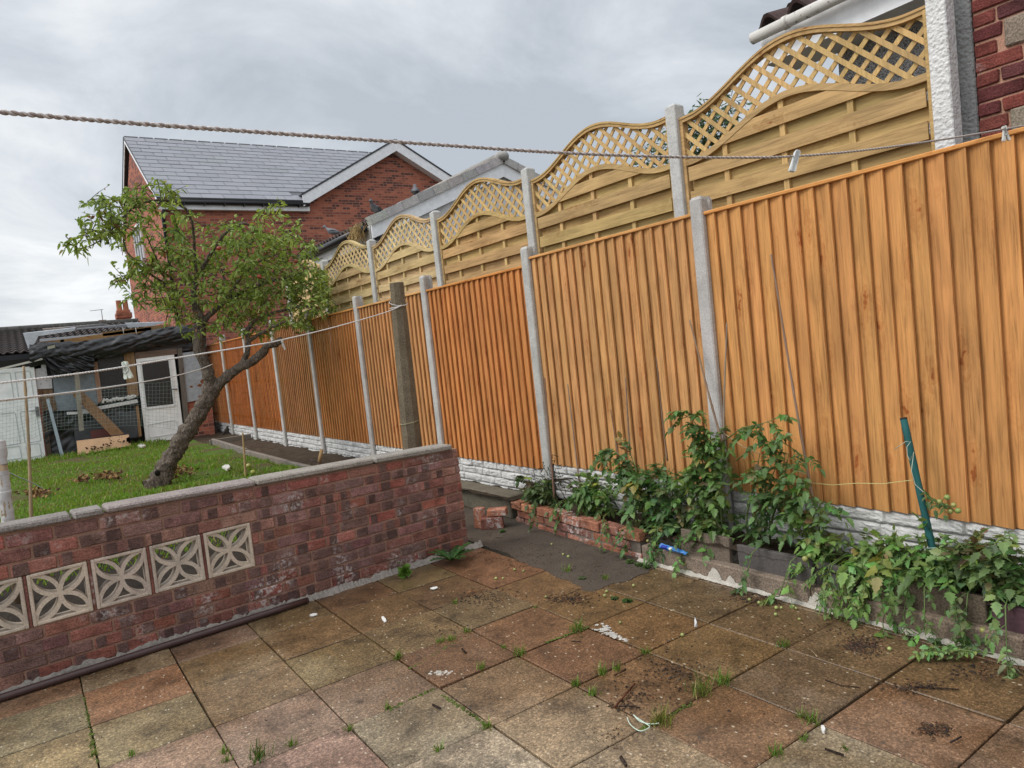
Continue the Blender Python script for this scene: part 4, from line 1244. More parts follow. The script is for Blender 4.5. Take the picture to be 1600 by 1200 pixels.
# hedge seen through the trellis
def leafcloud(mb, c, rad, n, size, col, seed):
    rs = np.random.RandomState(seed)
    for _ in range(n):
        v = rs.normal(size=3); v /= np.linalg.norm(v); r = rs.rand() ** 0.35
        p = Vector(c) + Vector((v[0] * rad[0], v[1] * rad[1], v[2] * rad[2])) * r * (0.75 + 0.5 * mnoise.noise(Vector((v[0] * 2, v[1] * 2, v[2] * 2 + seed))))
        d = Vector(rs.normal(size=3)).normalized(); e = d.orthogonal().normalized()
        s_ = size * (0.6 + 0.8 * rs.rand()); k = 0.6 + 0.8 * rs.rand()
        mb.add([p - d * s_, p - e * s_ * .4, p + d * s_, p + e * s_ * .4], [(0, 1, 2, 3)], tuple(x * k for x in col), rs.rand())
hb = thing('garden_bush', 'dark leafy bush seen through the trellis of the tall fence', 'bush', (7.0, 5.6, 0.2))
m = MB()
leafcloud(m, at(1115, 212, X=6.6), (0.55, 0.6, 0.55), 1500, 0.045, (0.045, 0.085, 0.022), 5)
leafcloud(m, at(1035, 245, X=6.9), (0.4, 0.7, 0.35), 500, 0.045, (0.045, 0.085, 0.022), 6)
leafcloud(m, (6.7, 5.6, 1.9), (0.7, 1.2, 1.3), 900, 0.05, (0.04, 0.075, 0.02), 7)
m.build('foliage', 'leaf', hb)
m = MB(); m.tube([(6.8, 5.6, 0.0), (6.85, 5.55, 1.2), (6.7, 5.5, 2.6)], [0.06, 0.05, 0.02], 8, (0.12, 0.09, 0.06)); m.build('stem', 'bark', hb)

# ================================================================== PATCHED SHED at the bottom of the garden
SY = 17.6
shed = thing('shed', 'ramshackle shed patched with boards, tarpaulin, sheet metal and a white door', 'shed', (1.6, 18.2, 0.24))
def P(px, py, y=SY): return at(px, py, Y=y)
def panel(name, poly, y, th, mt, tint, parent=shed, rnd=None):
    m = MB(); m.prism([P(a, b, y) for a, b in poly], (0, th, 0), tint, rnd)
    return m.build(name, mt, parent)
random.seed(81)
DKC = (0.018, 0.018, 0.02)
# dark carcass behind
m = MB()
a = P(55, 562, SY + .5); b = P(334, 676, SY + .5)
m.box((0.35, SY + .25, 0.15), (3.52, SY + .30, 2.35), (0.02, 0.02, 0.022)); m.box((0.35, SY + .30, .15), (0.4, SY + 1.05, 2.3), (0.05, 0.04, 0.03)); m.box((3.46, SY + .30, .15), (3.52, SY + 1.05, 2.3), (0.05, 0.04, 0.03))
m.build('back_wall', 'tarp', shed)
panel('brick_pier', [(291, 628), (330, 620), (336, 678), (300, 690), (294, 690)], SY + .02, .2, 'house_brick', (1, 1, 1))
panel('sheet_metal', [(280, 552), (320, 547), (330, 620), (292, 629)], SY - .02, .012, 'galvanised', (0.36, 0.40, 0.44))
m = MB()
for (px, py, r) in ((299, 604, .035), (312, 602, .05), (317, 596, .06), (313, 620, .05), (322, 592, .04)):
    c = P(px, py, SY - .0225); n = 14
    m = MB(); m.prism([c + Vector((math.cos(2 * PI * k / n) * r * U(.6, 1.3), 0, math.sin(2 * PI * k / n) * r * U(.5, 1.0))) for k in range(n)], (0, 0.002, 0), (0.22, 0.085, 0.035)); m.build('rust_patch', 'chips', shed)
panel('door_post', [(277, 545), (284, 543), (298, 681), (290, 684)], SY - .05, .10, 'board_wood_vertical', (0.16, 0.14, 0.12))
panel('lintel', [(211, 551), (276, 544), (277, 553), (211, 561)], SY - .05, .10, 'wood_dark', (0.20, 0.145, 0.115))
# white half-glazed door
dr = panel('door', [(212.5, 560), (272, 554), (288, 684), (228, 692)], SY - .04, .045, 'paint', (0.84, 0.85, 0.85))
def inset(name, poly, y, th, mt, tint): return panel(name, poly, y, th, mt, tint, dr)
inset('door_glass', [(221.5, 568), (263, 563), (271, 631), (229.5, 636)], SY - .052, .01, 'dark_glass', (1, 1, 1))
m = MB()
q = [(219.5, 565.5), (264.5, 560.5), (273, 633), (228, 638.5)]
for i in range(4):
    a, b = P(*q[i], SY - .058), P(*q[(i + 1) % 4], SY - .058)
    d = (b - a).normalized(); nn = Vector((-d.z, 0, d.x))
    m.prism([a, b, b + nn * .025, a + nn * .025], (0, .018, 0), (0.72, 0.74, 0.74))
q = [(232, 664), (274, 657), (279, 676), (234, 683)]
for i in range(4):
    a, b = P(*q[i], SY - .05), P(*q[(i + 1) % 4], SY - .05)
    d = (b - a).normalized(); nn = Vector((-d.z, 0, d.x))
    m.prism([a, b, b + nn * .02, a + nn * .02], (0, .012, 0), (0.70, 0.72, 0.72))
m.build('door_bead', 'paint', dr)
h_ = P(277, 608, SY - .10); m = MB(); m.tube([h_ + Vector((-.02, .05, 0)), h_, h_ + Vector((-.12, 0, .01))], 0.014, 6, (0.05, 0.045, 0.04)); m.build('handle', 'plastic', dr)
panel('doorstep', [(226, 693), (289, 685), (290, 691), (227, 699)], SY - .14, .2, 'concrete_rough', (0.15, 0.13, 0.11))
# dark window over the middle
panel('window', [(150, 545), (192, 540), (198, 622), (160, 628)], SY + .03, .02, 'dark_glass', (1, 1, 1))
panel('plywood', [(192, 541), (208.5, 540), (217, 618), (200, 622)], SY - .01, .02, 'board_wood_vertical', (0.31, 0.195, 0.105))
panel('top_lining', [(209, 536), (276, 527), (276, 544), (209, 551)], SY + .01, .02, 'tarp', DKC)
panel('window_board', [(145.5, 566), (152, 565), (160.5, 627), (153, 630)], SY - .02, .03, 'board_wood_vertical', (0.36, 0.22, 0.15))
panel('grey_sheet', [(82, 591), (116, 587), (123, 640), (88, 642)], SY, .02, 'galvanised', (0.20, 0.235, 0.27))
panel('grey_sheet', [(121, 586), (148, 583), (153, 632), (127, 640)], SY + .003, .02, 'galvanised', (0.21, 0.245, 0.28))
panel('painted_board', [(54, 565), (70, 560), (74, 588), (81, 592), (82, 607), (58, 608)], SY - .02, .03, 'flaked_paint', (0.56, 0.55, 0.57))
m = MB()
for i in range(3): m.prism([P(59.5 + i * 7.8, 608.5, SY - .01), P(66.5 + i * 7.8, 608, SY - .01), P(74 + i * 7.8, 641 - i * .4, SY - .01), P(66 + i * 7.8, 642, SY - .01)], (0, .02, 0), jt((0.20, 0.125, 0.075), .15))
m.build('rough_boarding', 'board_wood_vertical', shed)
# crumpled polythene below the window
m = MB()
def poly_sheet(u, v):
    top = np.interp(u, [0, .3, .62, 1], [648, 642, 634, 622]); bot = np.interp(u, [0, .25, .6, 1], [722, 718, 690, 688])
    px = np.interp(v, [0, 1], [np.interp(u, [0, 1], [66, 213]), np.interp(u, [0, 1], [74, 222])])
    py = top + (bot - top) * v
    y = SY + .0 + .055 * mnoise.noise(Vector((u * 7, v * 3, 1))) + .035 * mnoise.noise(Vector((u * 17 + v * 9, v * 8, 4))) - 0.02
    return P(float(px), float(py), SY) + Vector((0, y - SY, 0))
m.grid(poly_sheet, 50, 30, DKC); m.build('polythene', 'tarp', shed)
panel('stone_board', [(115, 662), (213, 640), (216, 683), (118, 694)], SY - .10, .03, 'stone_face', (0.075, 0.078, 0.085))
panel('red_panel', [(141, 673), (170, 669), (177, 680), (143, 685)], SY - .106, .005, 'plastic', (0.15, 0.05, 0.045))
panel('side_batten', [(212, 635), (216.5, 634), (221.5, 681), (217, 683)], SY - .12, .03, 'board_wood_vertical', (0.30, 0.18, 0.09))
panel('white_sill', [(127, 640), (214, 624), (216, 629), (129, 645)], SY - .08, .06, 'flaked_paint', (0.62, 0.62, 0.61))
m = MB()
for q in range(110):
    p = P(U(160, 212), U(620, 627) - 0, SY - .05); p.z = P(186, 623, SY).z + (p.x - P(186, 623).x) * 0.02 + U(-.03, .03)
    m.ball(p, U(.012, .03), (0.6, 0.6, 0.58), 5, 4)
m.build('crumbled_foam', 'chips', shed)
panel('white_rail', [(104, 644), (154, 642), (155, 645), (105, 648)], SY - .13, .03, 'paint', (0.66, 0.67, 0.67))
# left white six-panel door
ld = panel('panelled_door', [(-22, 579), (53, 572), (72, 719), (-5, 731)], SY - .06, .045, 'paint', (0.82, 0.84, 0.84))
m = MB()
def ring(q, y, w, tint):
    for i in range(4):
        a, b = P(*q[i], y), P(*q[(i + 1) % 4], y)
        d = (b - a).normalized(); nn = Vector((-d.z, 0, d.x))
        m.prism([a, b, b + nn * w, a + nn * w], (0, .02, 0), tint)
for q in ([(-14, 585), (15, 582.5), (21, 624), (-9, 627)], [(24, 582), (46, 580), (52, 620), (30, 623)], [(-8, 648), (23, 645), (31, 692), (0, 697)], [(32, 644), (55, 641), (63, 688), (40, 692)], [(-4, 702), (30, 697.5), (33, 715), (0, 720)], [(41, 696), (61, 693), (64, 711), (44, 714.5)]):
    ring(q, SY - .067, .016, (0.50, 0.54, 0.55))
m.build('door_panel_moulding', 'paint', ld)
a = P(58.5, 643, SY - .09); m = MB(); m.box((a.x - .03, a.y, a.z - .1), (a.x + .03, a.y + .02, a.z + .1), (0.14, 0.14, 0.14)); m.tube([a + Vector((0, 0, .02)), a + Vector((-.13, -.03, .03))], .012, 6, (0.4, 0.4, 0.4)); m.build('handle', 'galvanised', ld)
panel('frame_post', [(66, 650), (72, 648), (82, 719), (74, 722)], SY - .03, .06, 'board_wood_vertical', (0.10, 0.07, 0.05))
panel('white_strip', [(-20, 580), (66, 559), (67, 562), (-20, 583)], SY - .22, .03, 'flaked_paint', (0.60, 0.58, 0.52))
m = MB(); m.box((-1.2, SY - .02, 2.1), (0.42, SY + .2, 2.32), (0.03, 0.028, 0.025)); m.build('door_header', 'wood_dark', shed)
# roof: tarpaulin edge, timbers, loose metal sheets
m = MB()
def tarp_roll(u, v):
    px = 46 + (318 - 46) * u
    top = np.interp(u, [0, .08, .3, .6, .85, 1], [538, 535, 533, 521, 508, 506]); bot = np.interp(u, [0, .06, .25, .5, .75, 1], [574, 571, 566, 556, 540, 530])
    py = top + (bot - top) * v
    bulge = math.sin(v * PI) * .12 + .05 * mnoise.noise(Vector((u * 11 + v * 3, v * 5, 2))) + .04 * mnoise.noise(Vector((u * 30 + v * 14, v * 9, 7)))
    return P(px, float(py) + 2.2 * mnoise.noise(Vector((u * 20, v * 2, 3))), SY - .12) + Vector((0, -bulge, 0))
m.grid(tarp_roll, 150, 18, DKC)
def drape(u, v):
    px = np.interp(v, [0, 1], [np.interp(u, [0, 1], [62, 146]), np.interp(u, [0, 1], [72, 147])])
    top = np.interp(u, [0, 1], [546, 548]); bot = np.interp(u, [0, .12, .3, .6, .85, 1], [570, 586, 588, 579, 580, 574])
    py = top + (bot - top) * v
    fold = .10 * mnoise.noise(Vector((u * 9 - v * 7, v * 2.2, 3))) + .07 * mnoise.noise(Vector((u * 21 - v * 16, v * 4, 8))) + .12 * v
    return P(float(px), float(py), SY - .16) + Vector((0, -fold, 0))
m.grid(drape, 60, 30, DKC)
m.grid(lambda u, v: P(250 + 72 * u, 525 + 26 * v - 6 * u, SY - .03) + Vector((0, .05 * mnoise.noise(Vector((u * 9, v * 6, 3))), 0)), 20, 10, DKC)
m.build('tarpaulin', 'tarp', shed)
rf = MB()
rp = [P(62, 549, SY - .15), P(320, 518, SY - .15)]; rq = [P(62, 531, SY + 1.0), P(320, 508, SY + 1.0)]
rf.prism([rp[0], rp[1], rq[1], rq[0]], (0, 0, .02), (0.05, 0.048, 0.046))
rf.build('roof', 'tarp', shed)
m = MB()
for (x0, y0, x1, y1, t, w_) in ((94, 531, 236, 511, (0.36, 0.21, 0.09), .12), (160, 519, 266, 506, (0.28, 0.17, 0.08), .09), (62, 534, 100, 530, (0.33, 0.2, 0.1), .08)):
    a, b = P(x0, y0, SY - .02), P(x1, y1, SY - .02)
    m.prism([a, b, b + Vector((0, 0, -w_)), a + Vector((0, 0, -w_))], (0, .05, 0), jt(t, .1))
m.build('roof_timber', 'board_wood_cross', shed)
m = MB()
for q, t, y in (([(36, 521), (118, 512), (116, 517), (60, 525), (52, 540), (44, 545)], (0.52, 0.55, 0.60), -.1), ([(96, 512), (160, 506), (180, 510), (120, 516)], (0.16, 0.155, 0.16), .35), ([(120, 514), (205, 506), (240, 504), (200, 511)], (0.22, 0.23, 0.25), .25), ([(196, 505), (262, 503), (240, 509), (200, 512)], (0.42, 0.46, 0.50), .15), ([(66, 514), (140, 508), (138, 511), (70, 518)], (0.30, 0.24, 0.20), .5)):
    m.prism([P(a, b, SY + y) for a, b in q], (0, .03, .01), t)
m.build('roof_sheet', 'galvanised', shed)
m = MB(); a, b = P(74, 541.5, SY - .34), P(85.5, 538.5, SY - .34); m.prism([a, b, b + Vector((0, 0, -.06)), a + Vector((0, 0, -.06))], (0, .03, 0), (0.36, 0.35, 0.28)); m.build('tarp_batten', 'board_wood_cross', shed)
for x in (192, 212):
    m = MB(); m.tube([P(x, 512, SY - .3), P(x + 1, 520, SY - .33), P(x + 3, 524, SY - .3)], .006, 4, (0.5, 0.5, 0.5)); m.build('roof_tie', 'cord', shed)
# things leaning against it or lying in front
def lean(name, q, y0, y1, th, mt, tint, label, cat, group=None):
    m = MB(); zs = [P(*a).z for a in q]; lo, hi = min(zs), max(zs)
    pts = []
    for a in q:
        t = (P(*a).z - lo) / (hi - lo); pts.append(at(a[0], a[1], Y=y0 + (y1 - y0) * t))
    m.prism(pts, (0, th, 0), tint)
    return tag(m.build(name, mt), label, cat, group)
lean('plank', [(113, 617), (121, 610), (128, 610), (194, 678), (174, 681)], SY - .42, SY - .18, .03, 'board_wood_vertical', (0.25, 0.145, 0.075), 'wide brown plank leaning diagonally against the shed', 'plank')
lean('timber_post', [(116, 582), (123.5, 580), (131.5, 672), (124, 674)], SY - .55, SY - .24, .06, 'board_wood_vertical', (0.23, 0.21, 0.165), 'weathered grey-green timber post leaning upright against the shed', 'timber')
lean('painted_pole', [(72, 624), (76.5, 622), (101, 716), (96, 719)], SY - .30, SY - .16, .05, 'flaked_paint', (0.36, 0.43, 0.48), 'pale blue flaking pole leaning beside the panelled door', 'pole')
lean('chipboard_panel', [(119.5, 689), (201, 679), (205, 696), (122, 711)], SY - .62, SY - .50, .04, 'paint', (0.58, 0.36, 0.20), 'pale orange chipboard panel with dark spots standing on the grass by the shed', 'board')
cb = bpy.data.objects[[o.name for o in bpy.data.objects if o.name.startswith('chipboard_panel')][0]]
m = MB(); random.seed(83)
for q in range(60):
    t = random.random()
    if q < 12: px, py, r = U(193, 204), U(684, 692), .03
    elif q < 40: px, py, r = 122 + 52 * t, 703 - 8 * t + U(-3, 3), .018
    else: px, py, r = U(170, 202), U(682, 692), .012
    c = at(px, py, Y=SY - .625); n = 8
    m.prism([c + Vector((math.cos(2 * PI * k / n) * r * U(.5, 1.4), 0, math.sin(2 * PI * k / n) * r * U(.4, .9))) for k in range(n)], (0, .01, 0), (0.03, 0.022, 0.02))
m.build('dark_mark', 'chips', cb)  # black marks on the board face, drawn as irregular dark blots

# ================================================================== APPLE TREE
random.seed(91)
TYY = 10.35
def Q(px, py, dy=0.0): return at(px, py, Y=TYY + dy)
PM = 1 / 118.0     # metres per photo pixel at the tree
tree = thing('apple_tree', 'leaning gnarled apple tree with forked trunk growing on the lawn', 'tree', (1.4, TYY, GZ))
m = MB()
def limb(pts, n=10, wob=0.22, sub=5):
    """pts: (px, py, width px, dy)"""
    out, rad = [], []
    for i in range(len(pts) - 1):
        a, b = pts[i], pts[i + 1]
        p0, p1 = Q(a[0], a[1], a[3]), Q(b[0], b[1], b[3])
        for k in range(sub):
            t = k / sub
            out.append(p0.lerp(p1, t) + Vector((mnoise.noise(p0 * 3 + Vector((t * 2, 0, 0))), mnoise.noise(p1 * 3 + Vector((0, t * 2, 0))), 0)) * a[2] * PM * 0.12)
            rad.append((a[2] + (b[2] - a[2]) * t) * PM / 2)
    a = pts[-1]; out.append(Q(a[0], a[1], a[3])); rad.append(a[2] * PM / 2)
    m.tube(out, rad, n, (0.155, 0.125, 0.10), 0.3, wob)
    return out
limb([(244, 766, 40, 0), (249, 752, 32, 0), (258, 734, 28, 0), (275, 702, 25, 0), (297, 668, 25, 0), (315, 640, 24, 0), (330, 612, 23, 0), (335, 598, 18, 0)], 30, 0.30, 16)
limb([(328, 618, 20, 0), (328, 594, 19, 0), (320, 568, 17, 0), (309, 540, 16, .05), (311, 512, 18, .1), (314, 498, 13, .12), (306, 478, 10, .15), (302, 455, 8, .2), (308, 436, 7, .2)], 26, 0.32, 14)
limb([(322, 622, 17, 0), (344, 598, 17, -.05), (368, 578, 15, -.12), (392, 566, 13, -.2), (410, 552, 14, -.25), (418, 540, 11, -.28), (432, 536, 12, -.3), (441, 532, 11, -.32)], 22, 0.30, 12)
limb([(374, 576, 9, -.12), (386, 552, 9, -.15), (388, 534, 8, -.15), (384, 518, 7, -.1), (398, 500, 6, -.1), (430, 488, 5, -.1), (470, 478, 4, -.2), (505, 480, 2, -.25)])
limb([(388, 534, 6, -.15), (402, 524, 5, -.2), (424, 512, 4, -.3), (452, 500, 2, -.4)])
limb([(314, 505, 11, .1), (332, 488, 9, .15), (352, 470, 8, .2), (385, 452, 7, .25), (420, 440, 6, .3), (455, 432, 4, .35), (490, 446, 2, .35)])
limb([(352, 470, 6, .2), (378, 430, 5, .1), (410, 405, 4, 0), (440, 395, 2, 0)])
limb([(308, 436, 7, .2), (318, 415, 6.5, .1), (332, 392, 6, 0), (348, 368, 5.5, -.1), (366, 353, 5, -.15), (382, 349, 4, -.2), (398, 354, 3, -.2), (415, 365, 2, -.2)])
limb([(308, 436, 5, .2), (304, 400, 4.5, .1), (303, 370, 4, 0), (300, 345, 4, -.1), (290, 326, 4, -.2), (272, 315, 4, -.3), (250, 312, 3.6, -.3), (226, 316, 3.4, -.3), (206, 326, 3.2, -.3), (190, 342, 3, -.3), (176, 358, 2.6, -.3), (160, 374, 2.2, -.3), (138, 386, 1.5, -.3)], 7, .1)
limb([(306, 478, 6, .15), (288, 462, 5, .2), (262, 446, 4, .3), (238, 430, 3.4, .3), (215, 412, 3, .3), (199, 395, 2.6, .3), (192, 375, 2, .3)], 7, .1)
limb([(262, 446, 3, .3), (248, 412, 2.6, .2), (236, 385, 2.2, .1), (226, 360, 1.6, .0)], 6, .1)
limb([(350, 472, 5, .2), (352, 440, 4, .3), (345, 420, 3, .3)], 6, .1)
limb([(420, 440, 4, .3), (440, 462, 3, .2), (470, 480, 2, .2)], 6, .1)
hk = Q(246, 738, -.16); 
m.build('trunk', 'bark', tree)
m = MB(); c0 = Q(246, 739, -.142)
m.ball(c0, 0.035, (0.02, 0.016, 0.013), 10, 7, (1.0, 0.5, 1.1)); m.build('knot_hole', 'bark', tree)
# crown: twigs carrying folded, drooping leaves
tw = MB(); lf = MB()
rs = np.random.RandomState(17)
def leaf(mb, p, d, L, w, col, droop=0.3, curl=0.25):
    d = d.normalized()
    up = Vector((0, 0, 1)) if abs(d.z) < 0.9 else Vector((1, 0, 0))
    s_ = d.cross(up).normalized()
    a = rs.rand() * 6.28
    nrm = s_.cross(d).normalized()
    s_ = s_ * math.cos(a) + nrm * math.sin(a); nrm = s_.cross(d).normalized()
    P_ = [p, p + d * L * .35 - Vector((0, 0, droop * L * .08)), p + d * L * .7 - Vector((0, 0, droop * L * .25)), p + d * L - Vector((0, 0, droop * L * .55))]
    c = nrm * w * curl
    vs = [P_[0], P_[1] + s_ * w + c, P_[1], P_[1] - s_ * w + c, P_[2] + s_ * w * .85 + c, P_[2], P_[2] - s_ * w * .85 + c, P_[3]]
    mb.add(vs, [(0, 1, 2), (0, 2, 3), (1, 4, 5, 2), (2, 5, 6, 3), (4, 7, 5), (5, 7, 6)], col, rs.rand())
clusters = [(160, 345, 42, 28, 24, -.3), (128, 382, 26, 12, 7, -.3), (195, 325, 30, 22, 16, -.3), (155, 312, 20, 14, 6, -.3), (240, 308, 40, 20, 18, -.3), (285, 345, 26, 34, 14, -.1), (225, 355, 26, 26, 9, .1), (250, 400, 44, 30, 24, .15), (215, 425, 30, 18, 10, .3), (300, 400, 40, 40, 22, .1), (240, 455, 38, 24, 20, .25), (290, 460, 45, 36, 34, .2),
            (345, 420, 45, 45, 40, .1), (380, 365, 34, 20, 20, -.15), (430, 358, 36, 22, 22, -.1), (410, 395, 48, 32, 36, 0), (450, 405, 42, 32, 34, .1), (470, 445, 42, 34, 44, .1), (430, 450, 48, 36, 44, .2), (385, 460, 50, 40, 44, .1), (500, 470, 26, 30, 24, -.1), (350, 490, 55, 24, 26, .1), (470, 492, 40, 20, 20, -.2), (400, 508, 40, 16, 14, -.2), (290, 505, 20, 20, 5, .1), (190, 375, 8, 22, 4, .3), (190, 440, 14, 14, 4, .3), (340, 372, 30, 25, 8, .1), (480, 385, 16, 18, 5, 0), (430, 330, 26, 10, 4, 0)]
for (px, py, rx, ry, nT, dy) in clusters:
    for _ in range(int(nT * 1.2)):
        a = rs.rand() * 6.28; r = rs.rand() ** 0.55
        x, y = px + rx * r * math.cos(a), py + ry * r * math.sin(a)
        D_ = dy + (rs.rand() - .5) * (0.5 if px < 260 else 1.3)
        p = Q(x, y, D_)
        d = Vector((rs.normal() * .8 + (x - px) / rx * .6, rs.normal() * .6, rs.normal() * .45 + 0.25)).normalized()
        L = 0.16 + 0.22 * rs.rand()
        p0 = p - d * L * .5
        pts = [p0, p0 + d * L * .5 + Vector((0, 0, .015)), p0 + d * L]
        tw.tube(pts, [.006, .0045, .002], 4, (0.10, 0.075, 0.055), None, 0, False)
        nl = int(7 + 7 * rs.rand())
        light = 0.5 + 0.5 * mnoise.noise(Vector((x * .02, y * .02, D_)))
        for q in range(nl):
            t = (q + .3) / nl
            b = pts[0].lerp(pts[2], t)
            dd = (d * .6 + Vector(rs.normal(size=3)) * .75 + Vector((0, 0, .1))).normalized()
            k = 0.65 + 0.7 * rs.rand()
            g = (0.20 * k + .10 * light * k, 0.30 * k + .06 * light, 0.075 * k)
            if rs.rand() < .05: g = (0.25, 0.21, 0.07)
            if rs.rand() < .03: g = (0.22, 0.10, 0.05)
            leaf(lf, b, dd, .066 + .04 * rs.rand(), .014 + .008 * rs.rand(), g, .5 + .8 * rs.rand(), .2 + .4 * rs.rand())
cr = lf.build('crown', 'leaf', tree); tw.build('twigs', 'bark', tree)
for (px, py, dy) in ((463, 408, -.35), (405, 432, -.5), (342, 388, -.4), (429, 362, -.45)):
    m = MB(); p = Q(px, py, dy); m.ball(p, .032, (0.33, 0.06, 0.035), 12, 8, (1, 1, .92)); m.tube([p + Vector((0, 0, .026)), p + Vector((.005, 0, .06))], .003, 4, (0.1, 0.07, 0.04))
    m.build('apple', 'fruit', tree)
# white rag knot tied to the end of the cut branch
m = MB(); p = Q(441, 534, -.36)
m.ball(p, .022, (0.65, 0.65, 0.63), 8, 6)
m.prism([p + Vector((-.012, -.005, 0)), p + Vector((.014, -.005, 0)), p + Vector((.032, -.01, -.11)), p + Vector((.012, -.01, -.12))], (0, .008, 0), (0.65, 0.65, 0.63))
m.prism([p + Vector((-.014, .006, 0)), p + Vector((.006, .006, 0)), p + Vector((.012, .0, -.07)), p + Vector((-.006, .0, -.075))], (0, .006, 0), (0.6, 0.6, 0.58))
tag(m.build('rag', 'cord'), 'white rag knotted round the cut branch end of the apple tree', 'rag')

# ================================================================== TOMATO PLANTS
random.seed(101)
rs = np.random.RandomState(23)
def leaflet(mb, p, d, s, L, col, droop):
    """lobed, folded leaflet: midrib along d, spread along s"""
    d = d.normalized(); nrm = s.cross(d)
    nrm = nrm.normalized() if nrm.length > 1e-6 else Vector((0, 0, 1))
    prof_ = [(0, 0.0), (.10, .14), (.22, .36), (.31, .24), (.45, .37), (.56, .22), (.70, .24), (.80, .12), (1.0, 0.0)]
    vs = []
    cup = -0.2 + .7 * rs.rand(); droop = droop * (.2 + .9 * rs.rand())
    def pt(t, w, sg):
        return p + d * (L * t) + s * (sg * w * L) + nrm * (cup * w * L) + Vector((0, 0, -droop * L * t * t))
    for t, w in prof_: vs.append(pt(t, 0, 0))
    n = len(prof_)
    for t, w in prof_: vs.append(pt(t + .03, w, 1))
    for t, w in prof_: vs.append(pt(t + .03, w, -1))
    fs = []
    for i in range(n - 1):
        fs.append((i, i + 1, n + i + 1, n + i)); fs.append((i, 2 * n + i, 2 * n + i + 1, i + 1))
    mb.add(vs, fs, col, rs.rand())
def cleaf(mb, st, p, d, L, col, droop):
    """compound tomato leaf"""
    d = d.normalized()
    side = d.cross(Vector((0, 0, 1)))
    side = side.normalized() if side.length > .1 else Vector((1, 0, 0))
    pts = []
    for i in range(6):
        t = i / 5
        pts.append(p + d * (L * t) + Vector((0, 0, -droop * L * t * t)))
    st.tube(pts, [.0028, .0025, .002, .0018, .0014, .001], 4, (0.11, 0.17, 0.05), None, 0, False)
    for t, sz in ((.30, .34), (.42, .20), (.55, .42), (.68, .22), (.80, .40)):
        i = int(t * 5); b = pts[i].lerp(pts[i + 1], t * 5 - i)
        dd = (pts[i + 1] - pts[i]).normalized()
        for sg in (1, -1):
            ld = (side * sg + dd * .45 + Vector((0, 0, -droop * .3 + rs.normal() * .45))).normalized()
            s2 = ld.cross(Vector((rs.normal() * .6, rs.normal() * .6, 1))).normalized()
            leaflet(mb, b, ld, s2, L * sz * (.8 + .4 * rs.rand()), tuple(c * (.75 + .5 * rs.rand()) for c in col), droop * .8)
    dd = (pts[-1] - pts[-2]).normalized()
    leaflet(mb, pts[-1], dd, side, L * .46, col, droop * .8)
